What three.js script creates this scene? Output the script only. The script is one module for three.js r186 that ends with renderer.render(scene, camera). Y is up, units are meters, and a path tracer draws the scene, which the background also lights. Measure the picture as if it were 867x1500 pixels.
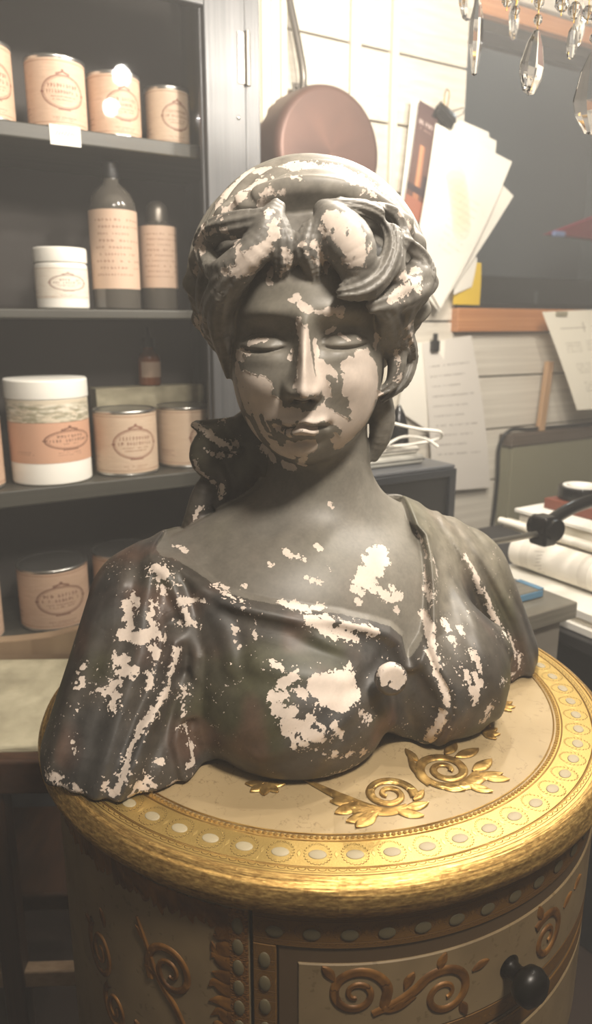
import * as THREE from 'three';
import { RoundedBoxGeometry } from 'three/addons/geometries/RoundedBoxGeometry.js';
import { mergeGeometries, mergeVertices, toCreasedNormals } from 'three/addons/utils/BufferGeometryUtils.js';

// ---------------------------------------------------------------- camera, air, exposure
const scene = new THREE.Scene();
const camera = new THREE.PerspectiveCamera(2 * Math.atan(750 / 1080) * 180 / Math.PI, 867 / 1500, 0.05, 30);
camera.position.set(0, 1.0725, 0);
camera.rotation.x = -Math.atan(275 / 1080);
camera.focus = 0.6; camera.userData.fStop = 7;                         // the bust sharp, the shop behind soft
const renderer = new THREE.WebGLRenderer({ antialias: true });
renderer.toneMapping = THREE.LinearToneMapping;
renderer.toneMappingExposure = 1.0;
renderer.shadowMap.enabled = true;
scene.background = new THREE.Color(0, 0, 0);
scene.fog = new THREE.FogExp2(new THREE.Color(1, 0.98, 0.95), 0.066);   // haze added in place of the lens's veiling glare

const CHANDELIER = 1.35, FILL = 5.6, FILL_AT = [0.3, 1.78, 0.03], BEYOND_FILL = 1.2;   // candela of each candle bulb and of the added fill globe; where it hangs; added light beyond the window
const BUST_STEP = 1.5;                                                // millimetres between the bust's mesh points

// ---------------------------------------------------------------- helpers
let seed = 7;
const rnd = (a = 0, b = 1) => { seed = (seed * 1664525 + 1013904223) >>> 0; return a + (b - a) * (seed / 4294967296); };
const hash3 = (x, y, z) => { let h = (x * 374761393 + y * 668265263 + z * 1274126177) | 0; h = Math.imul(h ^ (h >>> 13), 1274126177); return ((h ^ (h >>> 16)) >>> 0) / 4294967296; };
function noise3(x, y, z) {
  const i = Math.floor(x), j = Math.floor(y), k = Math.floor(z), f = (t) => t * t * (3 - 2 * t), u = f(x - i), v = f(y - j), w = f(z - k), L = (a, b, t) => a + (b - a) * t;
  return L(L(L(hash3(i, j, k), hash3(i + 1, j, k), u), L(hash3(i, j + 1, k), hash3(i + 1, j + 1, k), u), v), L(L(hash3(i, j, k + 1), hash3(i + 1, j, k + 1), u), L(hash3(i, j + 1, k + 1), hash3(i + 1, j + 1, k + 1), u), v), w) * 2 - 1;
}
const fbm = (x, y, z, n = 4) => { let a = 0, s = 0.5; for (let i = 0; i < n; i++) { a += s * noise3(x, y, z); x = x * 2.03 + 17.1; y = y * 2.03 + 5.3; z = z * 2.03 + 9.7; s *= 0.5; } return a; };
const taken = new Map();
const numbered = (name) => { const n = taken.get(name) ?? 0; taken.set(name, n + 1); return n ? `${name}_${String(n).padStart(3, '0')}` : name; };
function tag(o, label, category, group) { o.userData.label = label; o.userData.category = category; if (group) o.userData.group = group; return o; }
function thing(name, label, category, pos = [0, 0, 0], turn = 0, group) {
  const o = new THREE.Group(); o.name = numbered(name); o.position.set(...pos); o.rotation.y = turn; scene.add(o);
  return tag(o, label, category, group);
}
function part(name, geo, mat, parent, label) {
  const m = new THREE.Mesh(Array.isArray(geo) ? mergeGeometries(geo.map((g) => (g.index ? g.toNonIndexed() : g))) : geo, mat);
  m.name = name; m.castShadow = m.receiveShadow = true; parent.add(m); if (label) m.userData.label = label; return m;
}
function single(name, geo, mat, label, category, group) { const m = part(numbered(name), geo, mat, scene); return tag(m, label, category, group); }
function structure(name, geo, mat, parent = scene) { const m = part(numbered(name), geo, mat, parent); if (parent === scene) m.userData.kind = 'structure'; return m; }
const V = (x, y, z) => new THREE.Vector3(x, y, z);
const M4 = (g, x = 0, y = 0, z = 0, rx = 0, ry = 0, rz = 0) => g.applyMatrix4(new THREE.Matrix4().compose(V(x, y, z), new THREE.Quaternion().setFromEuler(new THREE.Euler(rx, ry, rz, 'YXZ')), V(1, 1, 1)));
const bx = (w, h, d, x = 0, y = 0, z = 0, r = 0) => M4(r ? new RoundedBoxGeometry(w, h, d, 2, r) : new THREE.BoxGeometry(w, h, d), x, y, z);
const lathe = (pts, seg = 64) => new THREE.LatheGeometry(pts.map(([r, y]) => new THREE.Vector2(r, y)), seg);
const tube = (pts, r, seg = 48, rs = 10, closed = false) => new THREE.TubeGeometry(new THREE.CatmullRomCurve3(pts.map((p) => V(...p)), closed), seg, r, rs, closed);

// the back wall and all that stands along it run at an angle to the camera: u along the wall, w out of it
const WALL_TURN = Math.atan2(0.515, 0.857), CU = Math.cos(WALL_TURN), SU = Math.sin(WALL_TURN);
const W = (u, y, w) => [u * CU + w * SU, y, -u * SU + w * CU];

// ---------------------------------------------------------------- computed textures and materials
function noiseTexture(size, fn, srgb = false) {
  const d = new Uint8Array(size * size * 4);
  for (let j = 0; j < size; j++) for (let i = 0; i < size; i++) { const c = fn(i / size, j / size), o = (j * size + i) * 4; for (let k = 0; k < 3; k++) d[o + k] = Math.max(0, Math.min(255, (c.length ? c[k] : c) * 255)); d[o + 3] = 255; }
  const t = new THREE.DataTexture(d, size, size); t.magFilter = THREE.LinearFilter; t.wrapS = t.wrapT = THREE.RepeatWrapping; if (srgb) t.colorSpace = THREE.SRGBColorSpace; t.needsUpdate = true; return t;
}
function canvasTexture(w, h, draw, srgb = true) {
  const c = document.createElement('canvas'); c.width = w; c.height = h; draw(c.getContext('2d'), w, h);
  const t = new THREE.CanvasTexture(c); if (srgb) t.colorSpace = THREE.SRGBColorSpace; t.wrapS = t.wrapT = THREE.RepeatWrapping; t.anisotropy = 8; return t;
}
const mixc = (a, b, t) => a.map((v, i) => v + (b[i] - v) * Math.min(1, Math.max(0, t)));
const grainTex = (lo, hi, sx, sy) => noiseTexture(256, (u, v) => { const g = 0.5 + 0.8 * fbm(u * sx, v * sy, 3.1, 5); return mixc(lo, hi, g); }, true);
const roughTex = noiseTexture(256, (u, v) => 0.75 + 0.35 * fbm(u * 9, v * 9, 1.7, 4));
const bumpTex = noiseTexture(256, (u, v) => 0.5 + 0.6 * fbm(u * 14, v * 14, 6.2, 5));
const std = (o) => new THREE.MeshStandardMaterial(o), phys = (o) => new THREE.MeshPhysicalMaterial(o);
const MAT = {
  plank: std({ map: grainTex([0.79, 0.76, 0.705], [0.89, 0.865, 0.81], 3, 18), roughness: 0.5, bumpMap: bumpTex, bumpScale: 0.0006 }),
  casing: std({ map: grainTex([0.82, 0.79, 0.72], [0.89, 0.865, 0.80], 14, 3), roughness: 0.42 }),
  plaster: std({ color: 0x5d564b, roughness: 0.9, bumpMap: bumpTex, bumpScale: 0.001 }),
  ceiling: std({ color: 0x8d8678, roughness: 0.95 }),
  floor: std({ map: grainTex([0.13, 0.09, 0.06], [0.22, 0.15, 0.1], 3, 20), roughness: 0.6 }),
  darkWood: std({ map: grainTex([0.10, 0.10, 0.105], [0.17, 0.165, 0.17], 20, 4), roughness: 0.5, bumpMap: bumpTex, bumpScale: 0.0004 }),
  stile: std({ map: grainTex([0.21, 0.215, 0.22], [0.29, 0.29, 0.295], 20, 4), roughness: 0.42, bumpMap: bumpTex, bumpScale: 0.0004 }),
  shelf: std({ map: grainTex([0.20, 0.20, 0.18], [0.29, 0.28, 0.25], 4, 20), roughness: 0.5 }),
  cabinetBack: std({ color: 0x423e3b, roughness: 0.85 }),
  pane: phys({ color: 0xffffff, roughness: 0.02, transmission: 1, thickness: 0, ior: 1.5 }),
  paleWood: std({ map: grainTex([0.66, 0.52, 0.38], [0.76, 0.62, 0.48], 20, 4), roughness: 0.6 }),
  orange: std({ map: grainTex([0.66, 0.43, 0.27], [0.78, 0.56, 0.38], 4, 24), roughness: 0.45 }),
  tinMetal: std({ color: 0xc9c7c2, roughness: 0.28, metalness: 0.95 }),
  white: std({ color: 0xeeebe2, roughness: 0.45 }),
  paper: phys({ color: 0xf1ece0, roughness: 0.85, side: THREE.DoubleSide }),
  black: std({ color: 0x0b0c0d, roughness: 0.45 }),
  blackGloss: std({ color: 0x0d0d0e, roughness: 0.18 }),
  copper: std({ map: grainTex([0.33, 0.25, 0.23], [0.45, 0.34, 0.30], 5, 5), roughness: 0.5, metalness: 0.3 }),
  iron: std({ color: 0x6d6861, roughness: 0.4, metalness: 0.8 }),
  steel: std({ color: 0x9a968c, roughness: 0.3, metalness: 0.9 }),
  brownTop: std({ map: grainTex([0.30, 0.26, 0.22], [0.40, 0.35, 0.30], 4, 20), roughness: 0.5 }),
  greenGrey: std({ color: 0x86836c, roughness: 0.55 }),
  deskTop: std({ map: grainTex([0.40, 0.38, 0.34], [0.48, 0.46, 0.41], 5, 12), roughness: 0.45 }),
  deskSide: std({ color: 0x8f887d, roughness: 0.5 }),
  trayWood: std({ map: grainTex([0.17, 0.105, 0.06], [0.27, 0.17, 0.10], 20, 4), roughness: 0.45 }),
  trayRim: std({ map: grainTex([0.52, 0.43, 0.34], [0.62, 0.53, 0.43], 20, 4), roughness: 0.4 }),
  cream: std({ map: grainTex([0.56, 0.53, 0.44], [0.70, 0.67, 0.57], 9, 9), roughness: 0.75, bumpMap: bumpTex, bumpScale: 0.001 }),
  crystal: phys({ color: 0xffffff, roughness: 0.0, transmission: 1, thickness: 0.01, ior: 1.55, flatShading: true }),
  brass: std({ color: 0xb08d4a, roughness: 0.3, metalness: 0.9 }),
  cableWhite: std({ color: 0xe6e2d8, roughness: 0.5 }),
};

// ---------------------------------------------------------------- the room
const U0 = -1.7, U1 = 3.0, WB = -1.62, WF = 1.7, CEIL = 2.55;
function wallBox(name, w, h, d, u, y, ww, mat) { const m = structure(name, new THREE.BoxGeometry(w, h, d), mat); m.position.set(...W(u, y, ww)); m.rotation.y = WALL_TURN; return m; }
wallBox('floor', U1 - U0 + 0.4, 0.1, WF - WB + 0.4, (U0 + U1) / 2, -0.05, (WF + WB) / 2, MAT.floor);
wallBox('ceiling', U1 - U0 + 0.4, 0.1, WF - WB + 0.4, (U0 + U1) / 2, CEIL + 0.05, (WF + WB) / 2, MAT.ceiling);
wallBox('wall_left', 0.1, CEIL, WF - WB + 0.2, U0 - 0.05, CEIL / 2, (WF + WB) / 2, MAT.plaster);
wallBox('wall_right', 0.1, CEIL, WF - WB + 0.2, U1 + 0.05, CEIL / 2, (WF + WB) / 2, MAT.plaster);
wallBox('wall_front', U1 - U0, CEIL, 0.1, (U0 + U1) / 2, CEIL / 2, WF + 0.05, MAT.plaster);
// back wall: a slab with the window's opening, clad in horizontal planks between battens
const WIN = { u0: 1.5, u1: 2.55, y0: 1.1, y1: 1.86 };
const back = new THREE.Group(); back.name = 'wall_back'; back.position.set(...W(0, 0, WB)); back.rotation.y = WALL_TURN; back.userData.kind = 'structure'; scene.add(back);
part('slab', [bx(WIN.u0 - U0, CEIL, 0.1, (WIN.u0 + U0) / 2, CEIL / 2, -0.071), bx(U1 - WIN.u1, CEIL, 0.1, (WIN.u1 + U1) / 2, CEIL / 2, -0.071),
  bx(WIN.u1 - WIN.u0, WIN.y0, 0.1, (WIN.u0 + WIN.u1) / 2, WIN.y0 / 2, -0.071), bx(WIN.u1 - WIN.u0, CEIL - WIN.y1, 0.1, (WIN.u0 + WIN.u1) / 2, (CEIL + WIN.y1) / 2, -0.071)], MAT.plaster, back);
{
  const cut = new Map();
  const plank = (u0, u1, y0, y1, dz = 0) => {
    const w = u1 - u0, h = y1 - y0 - 0.005, key = `${w.toFixed(3)} ${h.toFixed(3)}`;
    if (!cut.has(key)) cut.set(key, new RoundedBoxGeometry(w, h, 0.018, 2, 0.0028));
    const m = part('plank', cut.get(key), MAT.plank, back); m.position.set((u0 + u1) / 2, (y0 + y1) / 2, -0.0115 + dz);
  };
  const rows = (u0, u1, lo, hi, dz) => { for (let y = -0.04; y < CEIL; y += 0.16) { const a = Math.max(y, lo), b = Math.min(y + 0.16, hi); if (b - a > 0.02) plank(u0, u1, a, b, dz); } };
  rows(0.939, 1.124, 0, CEIL, 0); rows(1.158, 1.245, 0, CEIL, 0.001); rows(1.268, WIN.u0 - 0.004, 0, CEIL, 0.004);
  rows(WIN.u0, U1, 0, WIN.y0 - 0.05, 0); rows(WIN.u0, U1, WIN.y1 + 0.05, CEIL, 0);
  part('batten', bx(0.03, CEIL, 0.02, 1.141, CEIL / 2, -0.008, 0.003), MAT.casing, back);
  part('batten', bx(0.02, CEIL, 0.026, 1.2565, CEIL / 2, -0.005, 0.003), MAT.casing, back);
}
// moulded cream casing between the cabinet and the planks
{
  const g = new THREE.Group(); g.name = 'trim_1'; g.position.set(...W(0.9, 0, WB)); g.rotation.y = WALL_TURN; g.userData.kind = 'structure'; scene.add(g);
  part('board', bx(0.074, CEIL, 0.018, 0, CEIL / 2, 0.009, 0.003), MAT.casing, g);
  part('moulding', [bx(0.014, CEIL, 0.014, -0.022, CEIL / 2, 0.02, 0.005), bx(0.01, CEIL, 0.01, 0.002, CEIL / 2, 0.019, 0.004), bx(0.016, CEIL, 0.018, 0.028, CEIL / 2, 0.02, 0.006)], MAT.casing, g);
}
// the window: orange wooden head and sill, one dark pane, night behind
{
  const g = new THREE.Group(); g.name = 'window_1'; g.position.set(...W(0, 0, WB)); g.rotation.y = WALL_TURN; g.userData.kind = 'structure'; scene.add(g);
  const um = (WIN.u0 + WIN.u1) / 2, w = WIN.u1 - WIN.u0;
  part('window_head', bx(w + 0.02, 0.042, 0.03, um, WIN.y1 + 0.012, 0.002, 0.003), MAT.orange, g);
  part('window_sill', bx(w + 0.03, 0.066, 0.045, um, WIN.y0 - 0.016, 0.004, 0.004), MAT.orange, g);
  part('window_frame', [bx(0.03, WIN.y1 - WIN.y0, 0.04, WIN.u0 + 0.012, (WIN.y0 + WIN.y1) / 2, -0.09), bx(0.04, WIN.y1 - WIN.y0, 0.06, WIN.u1 - 0.01, (WIN.y0 + WIN.y1) / 2, -0.06), bx(w, 0.03, 0.03, um, WIN.y0 + 0.02, -0.09), bx(w, 0.03, 0.03, um, WIN.y1 - 0.02, -0.09)], MAT.darkWood, g);
  part('pane', new THREE.PlaneGeometry(w, WIN.y1 - WIN.y0).translate(um, (WIN.y0 + WIN.y1) / 2, -0.085), MAT.pane, g);
}
// the unlit room behind the window
const dim = std({ color: 0x85898a, roughness: 0.9 });
wallBox('wall_beyond', 3.2, 2.6, 0.08, 2.6, 1.25, -3.4, dim);
wallBox('wall_beyond', 0.08, 2.6, 1.7, 1.1, 1.25, -2.56, dim);
wallBox('wall_beyond', 0.08, 2.6, 1.7, 4.2, 1.25, -2.56, dim);
wallBox('ceiling_beyond', 3.2, 0.08, 1.7, 2.6, 2.59, -2.56, dim);
wallBox('floor_beyond', 3.2, 0.08, 1.7, 2.6, -0.08, -2.56, MAT.floor);

{ // lamp added out of sight to brighten the view through the window
  const t = thing('beyond_fill_lamp', 'added unseen fill lamp near the ceiling of the room beyond the window', 'lamp', W(2.5, 2.3, -2.3), WALL_TURN);
  part('shade', new THREE.SphereGeometry(0.07, 24, 16), std({ color: 0xffffff, emissive: new THREE.Color(0.95, 1, 0.98), emissiveIntensity: 1.5, roughness: 0.5 }), t); part('rod', new THREE.CylinderGeometry(0.005, 0.005, 0.2, 10).translate(0, 0.15, 0), MAT.iron, t);
  const l = new THREE.PointLight(new THREE.Color(0.93, 1, 0.98), BEYOND_FILL, 0, 2); l.castShadow = true; l.shadow.radius = 3.5; t.add(l);
}

// ---------------------------------------------------------------- the gilded drum table
const TX = 0.0277, TY = 0.72, TZ = -0.67, DRUM = 0.2575;
// raised gilding: a domed ribbon along a curve of points [a, b, half width] on the flat top or round the drum
const onTop = (a, b, h) => V(a / 1000, h, b / 1000);
const onDrum = (a, b, h) => { const t = a / 1000 / DRUM; return V(Math.sin(t) * (DRUM + h), b / 1000 - TY, Math.cos(t) * (DRUM + h)); };
function ribbon(points, place, height) {
  const cv = new THREE.CatmullRomCurve3(points.map(([a, b, w]) => V(a, b, w)), false, 'centripetal'), n = points.length * 5, P = [], I = [], K = [-1, -0.8, -0.35, 0, 0.35, 0.8, 1], H = [0, 0.75, 1, 0.72, 1, 0.75, 0];
  for (let i = 0; i <= n; i++) {
    const p = cv.getPoint(i / n), q = cv.getPoint(Math.min(1, i / n + 0.004)), o = cv.getPoint(Math.max(0, i / n - 0.004)), dx = q.x - o.x, dy = q.y - o.y, L = Math.hypot(dx, dy) || 1, w = Math.max(0.2, p.z);
    K.forEach((k, j) => { const v = place(p.x - (dy / L) * w * k, p.y + (dx / L) * w * k, H[j] * height + 0.0001); P.push(v.x, v.y, v.z); });
    if (i) for (let j = 0; j < 6; j++) { const a = (i - 1) * 7 + j, b = i * 7 + j; I.push(a, b, a + 1, b, b + 1, a + 1); }
  }
  const g = new THREE.BufferGeometry(); g.setAttribute('position', new THREE.BufferAttribute(Float32Array.from(P), 3)); g.setIndex(I); g.computeVertexNormals();
  g.setAttribute('uv', new THREE.BufferAttribute(new Float32Array(P.length / 3 * 2).map((_, i) => (i % 2 ? P[(i >> 1) * 3 + 1] + P[(i >> 1) * 3 + 2] : P[(i >> 1) * 3]) * 6), 2));
  const nn = g.attributes.normal, up = place(points[0][0], points[0][1], 0.01).sub(place(points[0][0], points[0][1], 0));
  if (nn.getX(10) * up.x + nn.getY(10) * up.y + nn.getZ(10) * up.z < 0) { for (let i = 0; i < I.length; i += 3) { const t = I[i]; I[i] = I[i + 1]; I[i + 1] = t; } g.setIndex(I); g.computeVertexNormals(); }
  return g;
}
const spiral = (cx, cy, r0, r1, a0, turns, w0, w1, sq = 1, n = 22) => Array.from({ length: n + 1 }, (_, i) => { const t = i / n, r = r0 + (r1 - r0) * t ** 0.8, a = a0 + turns * Math.PI * 2 * t; return [cx + Math.cos(a) * r, cy + Math.sin(a) * r * sq, w0 + (w1 - w0) * t]; });
const leaf = (x, y, ang, len, wid) => { const c = Math.cos(ang), s = Math.sin(ang); return [[0, 0.15], [0.25, 0.75], [0.5, 1], [0.75, 0.75], [0.92, 0.35], [1, 0.05]].map(([t, w]) => [x + c * len * t, y + s * len * t, wid * w]); };

const goldBase = noiseTexture(512, (u, v) => { const n = 0.5 + 0.9 * fbm(u * 20, v * 20, 2.2, 5), s = 0.5 + 0.9 * fbm(u * 90, v * 12, 8.1, 3); return mixc(mixc([0.50, 0.38, 0.19], [0.94, 0.80, 0.50], n), [0.74, 0.59, 0.36], s * 0.6); }, true);
const goldRough = noiseTexture(256, (u, v) => 0.46 + 0.4 * fbm(u * 16, v * 16, 5.5, 5));
const gold = std({ map: goldBase, roughness: 1, roughnessMap: goldRough, metalness: 0.88, bumpMap: bumpTex, bumpScale: 0.0012 });
const oldGold = std({ color: 0xcdbb9c, map: noiseTexture(256, (u, v) => { const n = 0.5 + 0.9 * fbm(u * 14, v * 14, 4.2, 5); return mixc([0.40, 0.285, 0.14], [0.68, 0.52, 0.28], n); }, true), roughness: 0.5, metalness: 0.35, bumpMap: bumpTex, bumpScale: 0.001 });
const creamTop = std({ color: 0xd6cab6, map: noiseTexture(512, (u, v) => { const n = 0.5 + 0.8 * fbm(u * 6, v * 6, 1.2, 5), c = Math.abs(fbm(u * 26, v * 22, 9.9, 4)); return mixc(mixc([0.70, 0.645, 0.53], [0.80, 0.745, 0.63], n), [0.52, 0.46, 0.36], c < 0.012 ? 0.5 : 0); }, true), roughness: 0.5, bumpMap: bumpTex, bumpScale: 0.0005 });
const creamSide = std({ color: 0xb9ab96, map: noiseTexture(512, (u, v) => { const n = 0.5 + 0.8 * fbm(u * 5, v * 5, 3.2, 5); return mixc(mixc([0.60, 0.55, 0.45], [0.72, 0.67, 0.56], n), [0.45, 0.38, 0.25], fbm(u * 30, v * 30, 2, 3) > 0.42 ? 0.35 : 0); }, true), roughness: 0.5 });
// stamped gilt band: one repeat holds one oval with its ring of dots and the scallops at the outer edge
const bandPattern = (h) => canvasTexture(256, 512, (c) => {
  c.fillStyle = h ? '#808080' : '#d9b970'; c.fillRect(0, 0, 256, 512);
  for (let i = 0; i < 2600; i++) { const a = rnd(); c.fillStyle = h ? `rgba(${a > 0.5 ? 255 : 0},${a > 0.5 ? 255 : 0},${a > 0.5 ? 255 : 0},0.06)` : `rgba(${a > 0.45 ? '255,226,150' : '120,78,28'},0.10)`; c.fillRect(rnd(0, 256), rnd(0, 512), rnd(2, 14), rnd(1, 5)); }
  const hi = h ? '#ffffff' : '#f3d283', lo = h ? '#101010' : '#7d5520';
  const line = (y, w, col) => { c.strokeStyle = col; c.lineWidth = w; c.beginPath(); c.moveTo(0, y); c.lineTo(256, y); c.stroke(); };
  line(60, 7, lo); line(70, 8, hi); line(400, 7, lo); line(410, 8, hi); line(470, 6, lo); line(24, 5, lo);
  for (let k = 0; k < 22; k++) { const a = (k / 22) * Math.PI * 2; c.fillStyle = lo; c.beginPath(); c.arc(128 + Math.cos(a) * 88, 238 + Math.sin(a) * 132, 10, 0, 7); c.fill(); c.fillStyle = hi; c.beginPath(); c.arc(128 + Math.cos(a) * 86, 236 + Math.sin(a) * 130, 7, 0, 7); c.fill(); }
  for (let k = 0; k < 4; k++) { c.strokeStyle = lo; c.lineWidth = 6; c.beginPath(); c.arc(32 + k * 64, 424, 26, 0.15, Math.PI - 0.15); c.stroke(); }
  for (const x of [0, 256]) { c.fillStyle = hi; c.beginPath(); c.moveTo(x, 190); c.lineTo(x + 14, 238); c.lineTo(x, 286); c.lineTo(x - 14, 238); c.fill(); }
}, !h);
const bandC = bandPattern(false), bandH = bandPattern(true);
const NOVAL = 58;
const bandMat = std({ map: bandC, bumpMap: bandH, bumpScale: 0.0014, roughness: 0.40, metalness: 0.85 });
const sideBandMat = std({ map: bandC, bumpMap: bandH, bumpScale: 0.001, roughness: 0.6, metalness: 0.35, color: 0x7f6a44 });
function annulus(r0, r1, y0, y1, seg, reps) {
  const P = [], UV = [], I = [], rows = 4;
  for (let i = 0; i <= seg; i++) for (let j = 0; j <= rows; j++) { const a = (i / seg) * Math.PI * 2, t = j / rows, r = r0 + (r1 - r0) * t; P.push(Math.sin(a) * r, y0 + (y1 - y0) * t, Math.cos(a) * r); UV.push((i / seg) * reps, 1 - t); if (i && j) { const q = i * (rows + 1) + j, p = q - rows - 1; I.push(p - 1, p, q - 1, p, q, q - 1); } }
  const g = new THREE.BufferGeometry(); g.setAttribute('position', new THREE.BufferAttribute(Float32Array.from(P), 3)); g.setAttribute('uv', new THREE.BufferAttribute(Float32Array.from(UV), 2)); g.setIndex(I); g.computeVertexNormals(); return g;
}
// a curved piece of the drum's side: arc from a0 to a1 (mm), heights y0 to y1 (mm), standing proud by h with chamfered edges
function curved(a0, a1, y0, y1, h, uvPer, thick = 0.006) {
  const n = Math.max(2, Math.ceil(Math.abs(a1 - a0) / 6)), prof = [[0, -thick], [0, h - 0.0008], [0.0008, h], [1, h]], P = [], UV = [], I = [], c = 0.8;
  const col = [[y0, -thick], [y0, h - 0.0008], [y0 + c, h], [y1 - c, h], [y1, h - 0.0008], [y1, -thick]];
  const along = [[a0, -thick], [a0, h - 0.0008], ...Array.from({ length: n + 1 }, (_, i) => [a0 + c + (a1 - a0 - 2 * c) * (i / n), h]), [a1, h - 0.0008], [a1, -thick]];
  along.forEach(([a, ha], i) => col.forEach(([y, hy], j) => { const v = onDrum(a, y, Math.min(ha, hy)); P.push(v.x, v.y, v.z); UV.push((a - a0) / uvPer[0], (y - y0) / uvPer[1]); if (i && j) { const q = i * 6 + j, p = q - 6; I.push(p - 1, q - 1, p, p, q - 1, q); } }));
  const g = new THREE.BufferGeometry(); g.setAttribute('position', new THREE.BufferAttribute(Float32Array.from(P), 3)); g.setAttribute('uv', new THREE.BufferAttribute(Float32Array.from(UV), 2)); g.setIndex(I);
  return toCreasedNormals(g, 0.6);
}
{
  const t = thing('drum_table', 'round gilded and cream painted drum table with scrollwork, carrying the bust', 'table', [TX, TY, TZ]);
  const disc = new THREE.CircleGeometry(0.2215, 128).rotateX(-Math.PI / 2).translate(0, -0.0006, 0);
  for (let i = 0; i < disc.attributes.uv.count; i++) disc.attributes.uv.setXY(i, disc.attributes.position.getX(i) * 3, disc.attributes.position.getZ(i) * 3);
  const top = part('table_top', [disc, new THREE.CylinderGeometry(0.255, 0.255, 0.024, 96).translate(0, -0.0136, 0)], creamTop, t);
  part('gilt_band', annulus(0.2195, 0.259, 0, 0.0002, 256, NOVAL), bandMat, t);
  const beadG = new THREE.SphereGeometry(0.0017, 8, 6).scale(1, 0.75, 1), bm = new THREE.InstancedMesh(beadG, gold, 330), mt = new THREE.Matrix4();
  for (let i = 0; i < 330; i++) { const a = (i / 330) * Math.PI * 2; bm.setMatrixAt(i, mt.makeTranslation(Math.sin(a) * 0.2212, 0.0004, Math.cos(a) * 0.2212)); }
  bm.name = 'bead_ring'; bm.userData.kind = 'stuff'; bm.castShadow = true; t.add(bm);
  part('gilt_ring', [new THREE.TorusGeometry(0.2245, 0.0008, 8, 160).rotateX(Math.PI / 2), new THREE.TorusGeometry(0.2175, 0.0007, 8, 160).rotateX(Math.PI / 2), new THREE.TorusGeometry(0.2515, 0.0007, 8, 160).rotateX(Math.PI / 2)], gold, t);
  const ovalG = new THREE.SphereGeometry(1, 20, 10).scale(0.0064, 0.0011, 0.0046);
  const ovalMat = std({ color: 0x9c9074, roughness: 0.55 });
  for (let i = 0; i < NOVAL; i++) { const a = ((i + 0.5) / NOVAL) * Math.PI * 2; if (Math.abs(a - Math.PI) < 0.9) continue; const o = part('oval_medallion', ovalG, ovalMat, t); o.position.set(Math.sin(a) * 0.2385, 0.0002, Math.cos(a) * 0.2385); o.rotation.y = a; }
  part('rim_moulding', lathe([[0.2585, -0.002], [0.2588, 0.0012], [0.2605, 0.0014], [0.2622, 0.0002], [0.2655, -0.0014], [0.2690, -0.005], [0.2712, -0.0105], [0.2714, -0.0155], [0.2695, -0.0205], [0.2655, -0.024], [0.2625, -0.0265], [0.2605, -0.031], [0.2565, -0.0335], [0.2, -0.0335]], 192), (() => { const m = gold.clone(); m.map = goldBase.clone(); m.map.repeat.set(24, 3); m.map.needsUpdate = true; return m; })(), t);
  // drum
  part('drum_body', lathe([[0.2, -0.0335], [0.2525, -0.0335], [0.2525, -0.66], [0.22, -0.66]], 128), std({ color: 0x2a1e10, roughness: 0.7 }), t);
  part('plinth', lathe([[0.22, -0.64], [0.262, -0.64], [0.266, -0.66], [0.266, -0.72], [0.2, -0.72]], 96), oldGold, t);
  const seam = -59.5, H0 = 686, R = 262;
  // left door panel, its gilt border with ragged edge and ovals
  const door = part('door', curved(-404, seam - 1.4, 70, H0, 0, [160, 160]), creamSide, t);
  part('gilt_border', [curved(seam - 16, seam - 1.8, 72, H0 - 1, 0.0012, [26, 14], 0.001)], oldGold, door);
  const rag = [], ragV = [];
  for (let i = 0; i < 40; i++) { const a = seam - 20 - i * 8.2; rag.push(ribbon([[a, H0 - 1, 5.6], [a + rnd(-2, 2), H0 - 9, 6.2], [a + rnd(-3, 3), H0 - 15 - rnd(0, 6), 3.6], [a + rnd(-3, 3), H0 - 19 - rnd(0, 8), 0.3]], onDrum, 0.0011)); }
  for (let i = 0; i < 28; i++) { const y = H0 - 24 - i * 12; ragV.push(ribbon([[seam - 14, y, 7], [seam - 19, y + rnd(-2, 2), 7], [seam - 24 - rnd(0, 4), y + rnd(-4, 4), 4.2], [seam - 27 - rnd(0, 6), y + rnd(-4, 4), 0.3]], onDrum, 0.0011)); }
  part('ragged_edge', [...rag, ...ragV], oldGold, door);
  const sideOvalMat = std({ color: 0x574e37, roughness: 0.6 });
  const sideOval = new THREE.SphereGeometry(1, 16, 8).scale(0.0042, 0.0066, 0.0014);
  const place = (a, y, geo, mat, p, name) => { const o = part(name, geo, mat, p), v = onDrum(a, y, 0.0012); o.position.copy(v); o.rotation.y = a / 1000 / DRUM; return o; };
  for (let i = 0; i < 12; i++) place(seam - 9, H0 - 14 - i * 17.5, sideOval, sideOvalMat, door, 'oval_medallion');
  const S = (...l) => part('gilded_scroll', l.map((p) => ribbon(p, onDrum, 0.0016)), oldGold, door);
  {
    const [ax, ay, qx, qy, rx, ry, sx, sy] = [-125,610, -207,581, -181,541, -134,558];
    S(spiral(ax, ay, 23, 3, 3.7, -1.9, 3.6, 1.5, 1.15), [[ax - 30, ay + 36, 1], [ax - 22, ay + 16, 2], [ax - 12, ay - 10, 2.6], [ax + 2, ay - 28, 3], [ax + 12, ay - 46, 2]], leaf(ax - 23, ay + 18, 2.3, 13, 3), leaf(ax - 13, ay - 8, 2.8, 12, 3));
    S(spiral(qx, qy, 19, 3, 2.2, 1.9, 3.2, 1.4, 1.5), leaf(qx + 10, qy + 30, 1.9, 16, 3.4), leaf(qx - 14, qy + 16, 2.6, 10, 3));
    S(spiral(rx - 10, ry - 6, 16, 3, 2.0, 1.8, 3.2, 1.4, 1.4), leaf(rx + 16, ry + 2, -0.9, 16, 5));
  }
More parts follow.
